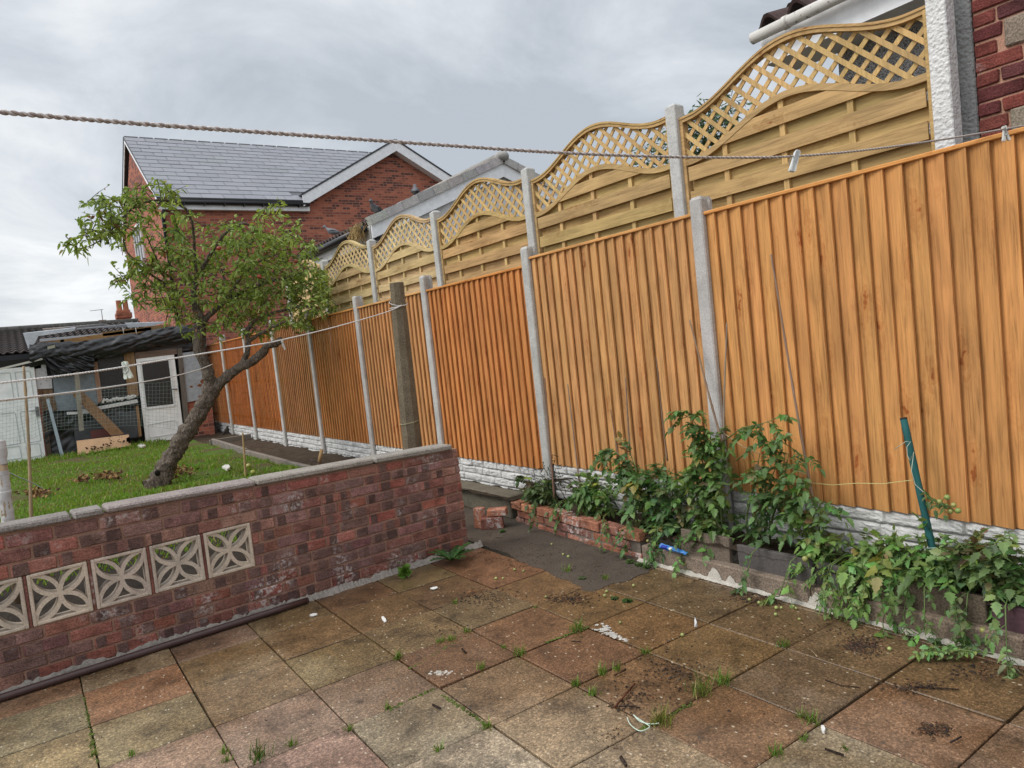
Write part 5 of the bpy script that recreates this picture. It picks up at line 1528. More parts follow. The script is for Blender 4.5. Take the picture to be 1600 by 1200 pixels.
def plant(label, y, x, hgt, spread_y, spread_x, n, col, hang=0.0, lsize=.16, droop=.8, fruit=0, base_z=.22, fruits=None, truss=None, yo=0.0):
    root = thing('tomato_plant', label, 'tomato plant', (x, y, base_z), 'tomato plants in the bed')
    st, lf = MB(), MB()
    nst = 6 + int(hgt * 8)
    for i in range(nst):
        a = Vector((x + U(-.04, .04), y + U(-.5, .5) * spread_y, base_z - .03))
        tip = a + Vector((U(-1, .35) * spread_x * .7, U(-.6, .6) * spread_y + yo, hgt * U(.55, 1.0)))
        mid = a.lerp(tip, .5) + Vector((U(-.04, .02), U(-.05, .05), hgt * .12))
        tip.x = min(tip.x, 3.74)
        st.tube([a, a.lerp(mid, .5) + Vector((0, U(-.02, .02), .02)), mid, mid.lerp(tip, .5), tip], [.006, .0055, .005, .004, .002], 5, (0.13, 0.18, 0.06))
        for q in range(int(n * 1.05 / nst)):
            t = rs.rand() ** .8
            b = a.lerp(mid, t * 2) if t < .5 else mid.lerp(tip, t * 2 - 1)
            dv_ = Vector((-abs(rs.normal()) * .75 + .15, rs.normal() * .8, rs.normal() * .45 + .15))
            if b.x + dv_.x * lsize > 3.76: dv_.x = -abs(dv_.x)
            k = .6 + .8 * rs.rand()
            c = tuple(v * k for v in col)
            u_ = rs.rand()
            if u_ < .10: c = (0.16 * k + .03, 0.21 * k + .03, 0.075)
            elif u_ < .14: c = (0.20 * k, 0.17 * k, 0.06)
            elif u_ < .17: c = (0.11 * k, 0.075 * k, 0.035)
            cleaf(lf, st, b, dv_, lsize * (.45 + .85 * rs.rand()), c, droop * (.1 + .9 * rs.rand()))
    for q in range(int(hang * 12)):                     # shoots flopping over the kerb
        a = Vector((x - .06, y + U(-1, 1) * spread_y, base_z + .06))
        e = a + Vector((-.11 - .14 * rs.rand(), U(-.1, .1), -.10 - .16 * rs.rand()))
        e.z = max(e.z, .04)
        mid = a.lerp(e, .5) + Vector((-.03, 0, .07))
        st.tube([a, mid, e], [.004, .0035, .002], 5, (0.13, 0.19, 0.06))
        for t in (.5, .7, .85, 1.0):
            b = a.lerp(mid, t * 2) if t < .5 else mid.lerp(e, t * 2 - 1)
            k = .7 + .7 * rs.rand()
            cleaf(lf, st, b, Vector((-.5 + rs.normal() * .3, rs.normal() * .6, -.5 + rs.normal() * .3)), lsize * .8 * (.6 + .6 * rs.rand()), tuple(v * k for v in col), droop)
    if truss:
        tp = [at(a_, b_, X=3.615) for a_, b_ in truss]
        st.tube(tp, .0028, 5, (0.10, 0.13, 0.04))
        for f in fruits[:6]:
            q_ = min(tp, key=lambda w_: (w_ - Vector(f[:3])).length); st.tube([q_, Vector(f[:3]) + Vector((0, 0, f[3]))], .0016, 4, (0.12, 0.15, 0.05))
        for q_ in tp[:3]: cleaf(lf, st, q_, Vector((-.4, -.3, .1)), .07, (0.06, 0.11, 0.03), .8)
    lf.build('foliage', 'leaf', root); st.build('stem', 'leaf', root)
    for f in (fruits or []):
        m = MB(); p = Vector(f[:3]); m.ball(p, f[3], (0.20, 0.27, 0.07) if rs.rand() > .3 else (0.27, 0.27, 0.08), 10, 7)
        for q in range(4):
            an = q * 1.57; m.add([p + Vector((0, 0, f[3])), p + Vector((.3 * f[3] * math.cos(an + .4), .3 * f[3] * math.sin(an + .4), f[3] * 1.0)), p + Vector((f[3] * .9 * math.cos(an), f[3] * .9 * math.sin(an), f[3] * .8))], [(0, 1, 2)], (0.06, 0.11, 0.03))
        m.build('tomato', 'fruit', root)
    return root
G1, G2, G3 = (0.115, 0.20, 0.055), (0.098, 0.18, 0.06), (0.155, 0.245, 0.068)
def fr(*l): return [(*at(px, py, X=X), r) for px, py, X, r in l]
plant('low wilted tomato plant at the far brick end of the bed', 4.95, 3.64, .24, .40, .09, 90, (0.07, 0.11, 0.035), .15, .11, .8)
plant('low sprawling tomato plant behind the orange planter bricks', 4.35, 3.64, .30, .36, .09, 110, G1, .2, .115, .7)
plant('bushy dark tomato plant beside the blue wrapper, left of the tallest one', 3.70, 3.62, .60, .30, .13, 140, G2, .2, .125, .6, fruits=fr((1008, 830, 3.46, .012), (1012, 845, 3.46, .011)))
plant('dark tomato plant filling the gap left of the tallest one', 3.42, 3.62, .46, .20, .13, 60, G2, .15, .12, .55)
plant('tallest tomato plant climbing in front of the concrete fence post', 3.10, 3.62, .80, .20, .12, 190, G1, .12, .125, .55)
plant('upright tomato plant with shoots reaching right across the fence', 2.78, 3.62, .62, .18, .11, 85, G2, .12, .12, .5, yo=-.16)
plant('thin tomato plant tied to the long leaning cane', 2.34, 3.63, .36, .18, .08, 50, G3, .3, .13, .5, fruits=fr((1258, 873, 3.44, .017), (1265, 868, 3.45, .014), (1278, 850, 3.46, .013)))
plant('low leafy tomato plant drooping over the grey slate slab', 2.02, 3.60, .20, .19, .12, 80, G3, .42, .135, .6)
plant('tomato plant with green fruit truss tied to the green stake', 1.72, 3.62, .26, .18, .11, 70, G1, .35, .125, .5,
      fruits=fr((1480, 777, 3.62, .014), (1468, 784, 3.62, .014), (1478, 791, 3.62, .014), (1490, 789, 3.62, .013), (1485, 799, 3.62, .013), (1497, 798, 3.62, .014), (1445, 838, 3.6, .016)), truss=[(1443, 765), (1455, 778), (1470, 785), (1485, 792), (1495, 802)])
plant('wide pale green tomato plant filling the near end of the bed', 1.38, 3.62, .36, .24, .12, 150, (0.14, 0.215, 0.08), .22, .12, .6, fruits=fr((1546, 923, 3.46, .016), (1545, 932, 3.46, .015), (1536, 985, 3.44, .015)))
plant('tomato plant cut off by the right edge of view', 0.98, 3.62, .38, .22, .12, 80, G1, .2, .135, .6)
# dry withered vine wound round the cane at the second post
m = MB(); rs2 = np.random.RandomState(4)
for q in range(46):
    p = at(855 + rs2.normal() * 9, 752 + rs2.normal() * 14, X=3.64)
    pts = [p]
    for k in range(5): pts.append(pts[-1] + Vector((rs2.normal() * .015, rs2.normal() * .04, rs2.normal() * .03)))
    m.tube(pts, .0028, 4, jt((0.055, 0.05, 0.025), .4), None, 0, False)
for q in range(5):
    a = at(850, 750, X=3.64); b = at(905 + q * 14, 775 + q * 3, X=3.6); m.tube([a, a.lerp(b, .5) + Vector((0, 0, .05 + .015 * q)), b], .003, 4, (0.05, 0.04, 0.025))
tag(m.build('withered_vine', 'bark'), 'dark withered vine tangled round a cane foot below the concrete post', 'dead plant')
SH = [('pale tomato shoot leaning left above the bushy plant', [(1000, 760), (975, 715), (950, 700), (936, 712)], 3.55), ('tomato shoot rising above the tallest plant, left of the concrete post', [(1100, 720), (1092, 670), (1082, 655), (1068, 648)], 3.62), ('thin tomato shoot reaching right below the pale twine', [(1150, 720), (1190, 690), (1225, 692), (1255, 712)], 3.60), ('short shoot of tomato leaves right of the concrete post top leaves', [(1130, 690), (1160, 668), (1185, 664), (1210, 655)], 3.62), ('spindly shoot beside the foot of the long cane', [(1240, 840), (1232, 790), (1240, 760), (1255, 745)], 3.60), ('arched green shoot over the grey slate slab', [(1265, 850), (1250, 800), (1262, 770), (1290, 790)], 3.58)]
for lab, pts, X in SH:
    root = thing('tomato_shoot', lab, 'plant shoot', at(*pts[0], X=X), 'wispy shoots above the tomato bed')
    st, lf = MB(), MB()
    P_ = [at(a_, b_, X=X - .015 * i) for i, (a_, b_) in enumerate(pts)]
    st.tube(P_, [.0045, .004, .003, .0018], 5, (0.15, 0.21, 0.07))
    for i in range(11):
        t = .25 + .75 * i / 10; q = min(2, int(t * 3)); b_ = P_[q].lerp(P_[q + 1], t * 3 - q)
        d_ = (P_[q + 1] - P_[q]).normalized() * .5 + Vector((-.4 + rs.normal() * .3, rs.normal() * .7, rs.normal() * .5))
        k = .8 + .6 * rs.rand(); cleaf(lf, st, b_, d_, .10 + .04 * rs.rand(), (0.085 * k, 0.155 * k, 0.045 * k), .5)
    lf.build('foliage', 'leaf', root); st.build('stem', 'leaf', root)
# torn-off shoot lying on the paving
root = thing('fallen_shoot', 'pale tomato shoot lying on the paving beneath the near plants', 'plant shoot', at(1490, 1025, Z=0.02))
st, lf = MB(), MB()
a, b = at(1552, 1022, Z=.03), at(1450, 1022, Z=.03)
st.tube([a, a.lerp(b, .5) + Vector((0, 0, .02)), b], [.004, .004, .002], 5, (0.2, 0.26, 0.08))
for t in (.2, .35, .5, .65, .8, .95):
    for s_ in (1, -1):
        cleaf(lf, st, a.lerp(b, t) + Vector((0, 0, .015)), Vector((s_ * .6 - .1, .5, .12)), .075, (0.17, 0.26, 0.09), .3)
for t in (.1, .45, .9): cleaf(lf, st, a.lerp(b, t) + Vector((.02, 0, .03)), Vector((.5, .3, .3)), .10, (0.06, 0.11, 0.03), .6)
lf.build('foliage', 'leaf', root); st.build('stem', 'leaf', root)

# ------------------------------------------------------------------ canes, stake, strings
def cane(p0, p1, r, lab, col=(0.27, 0.19, 0.13), group='bamboo canes in the tomato bed', bend=0.01):
    m = MB(); p0, p1 = Vector(p0), Vector(p1); L = (p1 - p0).length
    pts, rad = [], []
    n = 26
    for i in range(n + 1):
        t = i / n
        pts.append(p0.lerp(p1, t) + Vector((bend * math.sin(t * PI), bend * math.sin(t * 4), 0)))
        rad.append(r * (1.05 - .3 * t) * (1.22 if i % 5 == 2 else 1.0))
    m.tube(pts, rad, 8, jt(col, .1))
    return tag(m.build('bamboo_cane', 'lath_wood'), lab, 'cane', group)
cane(at(1272, 790, X=3.60), at(1203, 398, X=3.70), .0075, 'longest pale cane leaning before the nearest fence panel')
cane(at(1128, 690, X=3.60), at(1076, 500, X=3.72), .007, 'brown cane leaning across the middle of the concrete post')
cane(at(1131, 690, X=3.62), at(1134, 505, X=3.72), .006, 'thin upright cane just right of the concrete post', (0.24, 0.19, 0.15))
cane(at(1043, 720, X=3.60), at(1024, 560, X=3.72), .006, 'brown cane left of the concrete post, behind dark leaves', (0.17, 0.11, 0.07))
cane(at(985, 712, X=3.60), at(976, 590, X=3.72), .006, 'short grey cane above the bushy plant, left pair right one', (0.22, 0.16, 0.12))
cane(at(966, 712, X=3.62), at(953, 640, X=3.72), .005, 'shortest cane peeping over the bushy tomato plant', (0.19, 0.13, 0.09))
cane(at(906, 760, X=3.60), at(886, 600, X=3.72), .006, 'grey cane right of the withered vine', (0.22, 0.16, 0.13))
cane(at(866, 778, X=3.58), at(850, 590, X=3.72), .008, 'stout brown cane with withered vine at its foot', (0.20, 0.12, 0.08))
# garden canes on the lawn
cane(at(49, 815, Z=.24), at(37, 572, Y=at(49, 815, Z=.24).y), .017, 'tall thick cane holding the netting behind the brick wall', (0.36, 0.26, 0.17), 'canes standing on the lawn')
cane(at(384, 745, Z=.24), at(379, 676, Y=at(384, 745, Z=.24).y), .014, 'short pale cane near the bed edging, right of the tree', (0.38, 0.26, 0.13), 'canes standing on the lawn', .002)
a = at(498, 726, Y=5.9); m = MB(); m.tube([a, at(503, 702, Y=5.9)], .016, 8, (0.33, 0.21, 0.10)); m.tube([Vector((a.x, a.y, .15)), a], .016, 8, (0.33, 0.21, 0.10))
tag(m.build('stake', 'lath_wood'), 'short stub of a wooden stake just behind the wall coping', 'stake')
m = MB(); b = at(490, 721, Y=5.85); m.tube([at(486, 719, Y=5.85), b, at(500, 724, Y=5.85), at(497, 728, Y=5.85)], .005, 5, (0.06, 0.05, 0.05)); tag(m.build('wire', 'plastic'), 'bent dark wire around the stake stub on the wall', 'wire')
# green plastic-coated stake
m = MB(); p0, p1 = at(1476, 932, X=3.53), at(1412, 655, X=3.66); p0.z -= .05
pts = [p0.lerp(p1, i / 12) for i in range(13)]
m.tube(pts, [.0165 + .001 * (i % 2) for i in range(13)], 12, (0.012, 0.085, 0.085))
m.tube([p1, p1 + (p1 - p0).normalized() * .008], [.0175, .017], 12, (0.03, 0.02, 0.018))
sk = tag(m.build('garden_stake', 'flaked_paint'), 'slanting teal green garden stake in the tomato bed', 'stake')
def string(name, pts, r, col, lab, grp='garden twine tied among the tomato canes'):
    m = MB(); m.tube(pts, r, 5, col); return tag(m.build(name, 'cord'), lab, 'string', grp)
sx = lambda px, py, X=3.62: at(px, py, X=X)
string('twine', [sx(1128, 675), sx(1160, 697), sx(1200, 715), sx(1240, 733), sx(1262, 742)], .002, (0.42, 0.40, 0.25), 'pale twine sloping from the tallest tomato plant down to the long cane')
string('twine', [sx(1264, 754), sx(1300, 758), sx(1340, 755), sx(1380, 756), sx(1410, 752), sx(1436, 749)], .002, (0.50, 0.46, 0.20), 'yellowish twine running level from the long cane to the green stake')
string('twine', [sx(1165, 788), sx(1190, 805), sx(1214, 817)], .002, (0.5, 0.5, 0.42), 'short white twine before the gravel board beside the grey slab plants')
string('twine', [sx(1350, 860, 3.58), sx(1400, 859, 3.56), sx(1463, 856, 3.55)], .002, (0.45, 0.6, 0.5), 'pale green twine tied low on the green stake')
string('twine', [sx(1398, 702, 3.62), sx(1408, 695, 3.61), sx(1415, 690, 3.6), sx(1423, 690, 3.6), sx(1417, 698, 3.6), sx(1418, 712, 3.6), sx(1422, 720, 3.6), sx(1428, 706, 3.6), sx(1424, 735, 3.59), sx(1430, 757, 3.59), sx(1442, 768, 3.59), sx(1452, 778, 3.59)], .002, (0.45, 0.50, 0.40), 'knotted twine wound round the top half of the green stake')
# blue wrapper
m = MB()
def wrap(u, v):
    p = at(1033 + 42 * u, 853 + 12 * u + (v - .5) * (9 - 4 * u), X=3.415)
    return p + Vector((-.02 * math.sin(v * PI) - .01 * mnoise.noise(Vector((u * 6, v * 4, 1))), 0, .006 * mnoise.noise(Vector((u * 9, v * 5, 8)))))
m.grid(wrap, 22, 8, (0.035, 0.16, 0.42))
wr = tag(m.build('wrapper', 'plastic'), 'crumpled blue wrapper with dark blue and white patches on the concrete kerb', 'wrapper')
m = MB()
for u0, u1, c in ((.05, .30, (0.02, 0.035, 0.30)), (.36, .44, (0.6, 0.6, 0.62))):
    m.grid(lambda u, v: wrap(u0 + (u1 - u0) * u, .15 + .7 * v) + Vector((-.002, 0, .001)), 8, 5, c)
m.build('wrapper_patch', 'plastic', wr)

# ================================================================== CLOTHES LINES
def twisted(name, pts, r, lab, cols, pitch=.028, grp=None):
    """two strands laid round each other along a polyline"""
    P_ = [Vector(p) for p in pts]
    # dense resample
    seg = []
    for i in range(len(P_) - 1):
        n = max(2, int((P_[i + 1] - P_[i]).length / (pitch / 8)))
        for k in range(n): seg.append(P_[i].lerp(P_[i + 1], k / n))
    seg.append(P_[-1])
    m = MB(); s_ = 0
    for ph, c in ((0, cols[0]), (PI, cols[1])):
        s_ = 0; out = []
        for i, p in enumerate(seg):
            if i: s_ += (seg[i] - seg[i - 1]).length
            t = (seg[min(i + 1, len(seg) - 1)] - seg[max(i - 1, 0)]).normalized()
            a = t.cross(Vector((0, 0, 1))).normalized(); b = t.cross(a)
            an = ph + s_ / pitch * 2 * PI
            out.append(p + (a * math.cos(an) + b * math.sin(an)) * r * .5)
        m.tube(out, r * .62, 5, c, None, .15)
    return tag(m.build(name, 'cord'), lab, 'clothes line', grp)
def curve3(pts, n=14):
    out = []
    P_ = [pts[0]] + pts + [pts[-1]]
    for i in range(1, len(P_) - 2):
        for k in range(n):
            t = k / n; a, b, c, d = P_[i - 1], P_[i], P_[i + 1], P_[i + 2]
            out.append(.5 * ((2 * b) + (c - a) * t + (2 * a - 5 * b + 4 * c - d) * t * t + (3 * b - a - 3 * c + d) * t ** 3))
    out.append(pts[-1]); return out
dep = lambda px: 1 / (1.33 - .00058 * px)
rp = [at(x, y, D=dep(x)) for x, y in ((-260, 152), (-60, 170), (200, 192), (440, 209), (680, 226), (880, 239), (1040, 245), (1150, 246.5), (1240, 244.5), (1340, 236), (1460, 220), (1580, 200), (1700, 178))]
twisted('clothes_line', curve3(rp), .0028, 'twisted brown and white clothes line stretched across the sky and top of the fence', [(0.34, 0.28, 0.255), (0.55, 0.50, 0.475)], .016, 'clothes lines')
dep1 = lambda px: 1 / (0.385 - .000356 * px)
rp1 = [at(x, y, D=dep1(x)) for x, y in ((-120, 610), (0, 598.5), (150, 580), (272, 560), (400, 539), (441, 531), (520, 512), (600, 489), (626, 479))]
rp1[-1] = at(628, 477, Y=5.58)
twisted('clothes_line', curve3(rp1), .0042, 'white cord running from the rough concrete clothes post over the lawn', [(0.78, 0.77, 0.75), (0.72, 0.70, 0.68)], .03, 'clothes lines')
dep2 = lambda px: 1 / (0.385 - .00083 * px)
rp2 = [at(x, y, D=dep2(x)) for x, y in ((-120, 641), (0, 626), (150, 608), (262, 590), (312, 577), (332, 569))]
twisted('clothes_line', curve3(rp2), .0046, 'lower white cord running above the netting to the tree trunk', [(0.80, 0.79, 0.78), (0.70, 0.69, 0.67)], .03, 'clothes lines')
# rope lashings round the concrete post
for zc, lab, r_, c in ((at(622, 478, Y=5.58).z, 'white cord tied round the top of the rough concrete clothes post', .0045, (0.55, 0.53, 0.5)), (at(648, 659, Y=5.58).z, 'thin twine tied low round the rough concrete clothes post', .0025, (0.4, 0.36, 0.22))):
    ax = 2.785 + (pb.x - 2.785) * (1 - (zc - 0.86) / (2.24 - 0.86)); rr = .098 - .028 * zc / 2.24 + .004
    m = MB(); m.tube([(ax + rr * math.cos(2 * PI * k / 24), cy_ + rr * math.sin(2 * PI * k / 24), zc + .012 * math.cos(2 * PI * k / 24)) for k in range(25)], r_, 5, c)
    if r_ > .004: m.tube([(ax + rr * math.cos(2 * PI * k / 24), cy_ + rr * math.sin(2 * PI * k / 24), zc + .03 + .03 * math.sin(2 * PI * k / 24)) for k in range(25)], r_ * .7, 5, c)
    tag(m.build('post_lashing', 'cord'), lab, 'cord')
# pegs
def peg(p, d0, d1, L, r, col, lab):
    """two prongs, opening towards d0 / d1, with a wire spring"""
    root = thing('clothes_peg', lab, 'clothes peg', p, 'plastic pegs on the clothes lines')
    d0, d1 = Vector(d0).normalized(), Vector(d1).normalized()
    nrm = d0.cross(d1).normalized()
    for d in (d0, d1):
        m = MB(); s_ = d.cross(nrm).normalized()
        vs = []
        prof_ = [(-.30, .5), (-.2, .95), (0, 1.0), (.3, .9), (.5, .85), (.62, .95), (.7, .55)]
        poly = [p + d * (t * L) + s_ * (w * r) for t, w in prof_] + [p + d * (t * L) - s_ * (w * r * .7) for t, w in prof_[::-1]]
        m.prism([q - nrm * r * .9 for q in poly], nrm * r * 1.8, col); m.build('prong', 'plastic', root)
    m = MB(); c = p + (d0 + d1).normalized() * L * .22
    m.tube([c + d0 * r * 1.4 * math.cos(a) + nrm * (r * 1.2) + d1.cross(nrm) * r * 1.4 * math.sin(a) for a in [2 * PI * k / 12 for k in range(13)]], r * .16, 5, (0.25, 0.25, 0.25)); m.build('spring', 'galvanised', root)
right, up_ = Vector(ROT[0]), -Vector(ROT[1])
D1 = dep(1240); p = at(1243, 245, D=D1)
def D2(px, py): return (right * px - up_ * py).normalized()
peg(p, D2(-7, 34), D2(-12, 34), .050, .0065, (0.62, 0.64, 0.63), 'translucent pale peg clipped on the twisted rope before the trellis')
p = at(1570, 204, D=dep(1570)); peg(p, D2(-3, 30), D2(14, 30), .052, .005, (0.55, 0.54, 0.5), 'worn white peg hanging at the right end of the twisted rope')
p = at(197, 573, D=dep1(197)); peg(p, D2(1, 20), D2(11, 22), .080, .010, (0.62, 0.68, 0.60), 'pale green peg hanging on the white cord in front of the shed')

# garden netting hung between the canes
m = MB()
ny_ = 9.35
def net(u, v):
    px = -30 + 308 * u
    top = np.interp(u, [0, .3, .6, 1], [632, 618, 604, 596]); bot = np.interp(u, [0, .2, .35, .6, .8, 1], [703, 694, 672, 668, 664, 672])
    return at(px, float(top + (bot - top) * v), Y=ny_) + Vector((0, .03 * mnoise.noise(Vector((u * 5, v * 3, 1))), .012 * mnoise.noise(Vector((u * 12, v * 9, 2)))))
NU, NV = 54, 12
for i in range(NU + 1): m.tube([net(i / NU, k / 12) for k in range(13)], .0011, 3, (0.20, 0.27, 0.24), None, 0, False, False)
for j in range(NV + 1): m.tube([net(k / 54, j / NV) for k in range(55)], .0011, 3, (0.20, 0.27, 0.24), None, 0, False, False)
tag(m.build('netting', 'plastic'), 'fine square garden netting hung on canes in front of the shed', 'netting')
# stake wrapped in white plastic at the left edge
st_ = thing('wrapped_stake', 'weathered stake wrapped in torn white plastic at the left edge', 'stake', at(14, 815, Y=5.9))
a, b = at(13, 818, Y=5.9), at(-2, 690, Y=5.9); a2 = a.copy(); a2.z = .2
m = MB(); m.tube([a2, a, b], [.037, .037, .034], 8, (0.34, 0.25, 0.16)); m.build('stake', 'lath_wood', st_)
m = MB()
for (t0, t1, rr) in ((0.0, .40, .0395), (.36, .62, .0385), (.72, 1.01, .0380), (.60, .645, .0400)):
    pts = [a.lerp(b, t0 + (t1 - t0) * k / 20) for k in range(21)]
    m.tube(pts, [rr * (1 + .05 * mnoise.noise(Vector((k * .8, t0 * 9, 0)))) for k in range(21)], 12, (0.50, 0.49, 0.47), None, .16)
m.build('plastic_wrap', 'tarp', st_).data.materials[0] = MATS['paint']
m = MB(); m.tube(curve3([at(13, 738, Y=5.9), at(30, 746, Y=6.4), at(45, 752, Y=6.8), at(66, 763, Y=7.2)]), .004, 5, (0.45, 0.58, 0.56)); tag(m.build('string', 'cord'), 'pale blue string trailing from the wrapped stake over the grass', 'string')

# ================================================================== WEEDS, LITTER, DEBRIS
random.seed(111)
def tuft(px, py, s=1.0, n=44, lab='green grass tuft growing from a joint between the paving slabs', col=(0.15, 0.25, 0.045)):
    p = at(px, py, Z=0.0); m = MB()
    for q in range(int(n * s)):
        a = U(0, 6.28); L = U(.028, .066) * s; w = U(.0014, .0030)
        o = p + Vector((random.gauss(0, .012 * s), random.gauss(0, .012 * s), -.004))
        d = Vector((math.cos(a) * U(.1, .9), math.sin(a) * U(.1, .9), 1)).normalized()
        s_ = d.cross(Vector((0.3, .2, 1))).normalized() * w
        k = U(.6, 1.4); c = tuple(v * k for v in col) if random.random() > .15 else (0.26 * k, 0.23 * k, 0.09 * k)
        e = o + d * L + Vector((math.cos(a), math.sin(a), -.4)) * L * .25
        md = o + d * L * .55
        m.add([o - s_, o + s_, md + s_ * .8, md - s_ * .8, e], [(0, 1, 2, 3), (3, 2, 4)], c)
    return tag(m.build('grass_tuft', 'grass_blade'), lab, 'grass tuft', 'grass tufts in the paving joints')
for px, py, s in ((623, 1028, 1.0), (752, 1045, .9), (690, 1003, .9), (705, 1000, .8), (730, 988, .8), (1008, 1020, .9), (940, 1052, 1.1), (965, 1046, .8), (900, 1070, .9), (925, 1085, .9), (1225, 1010, 1.0), (760, 1137, .9), (685, 1172, .8), (605, 1107, .7), (545, 1142, .8), (455, 1165, .8), (350, 1177, .8), (205, 1180, .6), (945, 905, .9), (836, 950, .5), (710, 942, .7), (1268, 1128, 1.1), (1250, 1120, .7), (1255, 1155, .6), (1213, 1178, .9), (787, 1012, .5), (355, 1190, .7), (145, 1180, .7), (143, 1165, .5), (138, 1120, .4), (1320, 1170, .5)):
    tuft(px, py, s)
tuft(1097, 1083, 2.0, 34, 'largest grass tuft on the paving, left of the dense round tuft', (0.15, 0.20, 0.045))
tuft(1130, 1068, 1.5, 34, 'dense round grass tuft at the slab corner beside the largest tuft')
tuft(1032, 1130, 1.9, 34, 'yellowish grass tuft tangled with pale string near the bottom', (0.20, 0.22, 0.05))
tuft(405, 1185, 1.7, 34, 'flat dark grass tuft at the bottom edge between pink slabs', (0.07, 0.13, 0.03))
tuft(812, 1022, 1.3, 30, 'round grass tuft where four paving slabs meet in the middle')
tuft(900, 985, 1.5, 34, 'long grass tuft along the joint left of the white paint splash')
tuft(885, 893, 1.3, 26, 'wispy grass tuft growing on the dark concrete infill')
def weed(px, py, lab, n, L, col, up, name='weed', lob=False):
    p = at(px, py, Z=0.0); root = thing(name, lab, 'weed', p)
    m = MB()
    for q in range(n):
        a = q * 2.4 + U(-.3, .3); d = Vector((math.cos(a), math.sin(a), up * U(.6, 1.3))).normalized()
        if not lob:
            o = p + Vector((0, 0, U(0, .5) * L * up)); leaf(m, o, d, L * U(.35, .6), L * .16, jt(col, .3), .4, .3)
        else:
            s_ = d.cross(Vector((0, 0, 1))).normalized(); nn = s_.cross(d)
            Lq = L * U(.7, 1.2); vs, fs = [], []; N_ = 13
            for i in range(N_):
                t = i / (N_ - 1); w = Lq * .13 * (0.35 + .8 * math.sin(t * PI * .9)) * (1 if i % 2 else .42) * (1 if i < N_ - 1 else 0)
                c = p + d * Lq * t + Vector((0, 0, .02 - .28 * Lq * t * t))
                vs += [c + s_ * w + nn * w * .3, c, c - s_ * w + nn * w * .3]
            for i in range(N_ - 1):
                k = 3 * i; fs += [(k, k + 1, k + 4, k + 3), (k + 1, k + 2, k + 5, k + 4)]
            m.add(vs, fs, jt(col, .25))
    m.build('foliage', 'leaf', root)
    if not lob:
        m = MB()
        for q in range(5): m.tube([p, p + Vector((U(-.02, .02), U(-.02, .02), L * up * .5)), p + Vector((U(-.04, .04), U(-.04, .04), L * up))], .0015, 4, (0.12, 0.17, 0.05))
        m.build('stem', 'leaf', root)
weed(634, 903, 'small pale green leafy weed at the foot of the brick wall', 46, .13, (0.13, 0.24, 0.04), 1.0)
weed(706, 880, 'large dandelion rosette of toothed leaves at the wall foot', 17, .21, (0.045, 0.11, 0.025), .75, 'dandelion', True)
weed(770, 800, 'broad-leaved weed beside the loose corner bricks', 10, .10, (0.07, 0.14, 0.035), .8)
weed(785, 832, 'small creeping weed on the concrete before the corner bricks', 26, .06, (0.06, 0.12, 0.03), .5)
for px, py, n in ((985, 880, 46), (1000, 884, 30), (1010, 888, 30)):
    weed(px, py, {985: 'mossy weed mat at the kerb corner, left part', 1000: 'middle part of the weed mat under the hanging tomato leaves', 1010: 'weed clump touching the kerb under the hanging tomato leaves'}[px], n, .07, (0.075, 0.12, 0.035), .35)
weed(980, 940, 'flat trailing weed on the paving joint near fallen tomatoes', 30, .07, (0.06, 0.11, 0.03), .25)
weed(960, 936, 'dark trailing weed at the joint end by two pebbles', 18, .06, (0.05, 0.10, 0.03), .25)
weed(910, 905, 'dark low weed on the edge of the concrete infill', 34, .05, (0.05, 0.085, 0.03), .35)
# moss in joints
m = MB()
for (x0, y0, x1, y1, n) in ((132, 1090, 150, 1195, 90), (690, 1085, 765, 1135, 70), (640, 1045, 735, 990, 70), (850, 1005, 920, 980, 50), (1000, 1140, 1080, 1100, 60), (610, 1108, 680, 1075, 40)):
    for q in range(n):
        t = random.random(); p = at(x0 + (x1 - x0) * t, y0 + (y1 - y0) * t, Z=0); p += Vector((random.gauss(0, .005), random.gauss(0, .005), 0))
        m.ball(p, U(.003, .008), jt((0.10, 0.13, 0.03), .3), 5, 4, (1.3, 1.3, .5))
tag(m.build('joint_moss', 'soil'), 'olive green moss filling several paving joints', 'moss', kind='stuff')
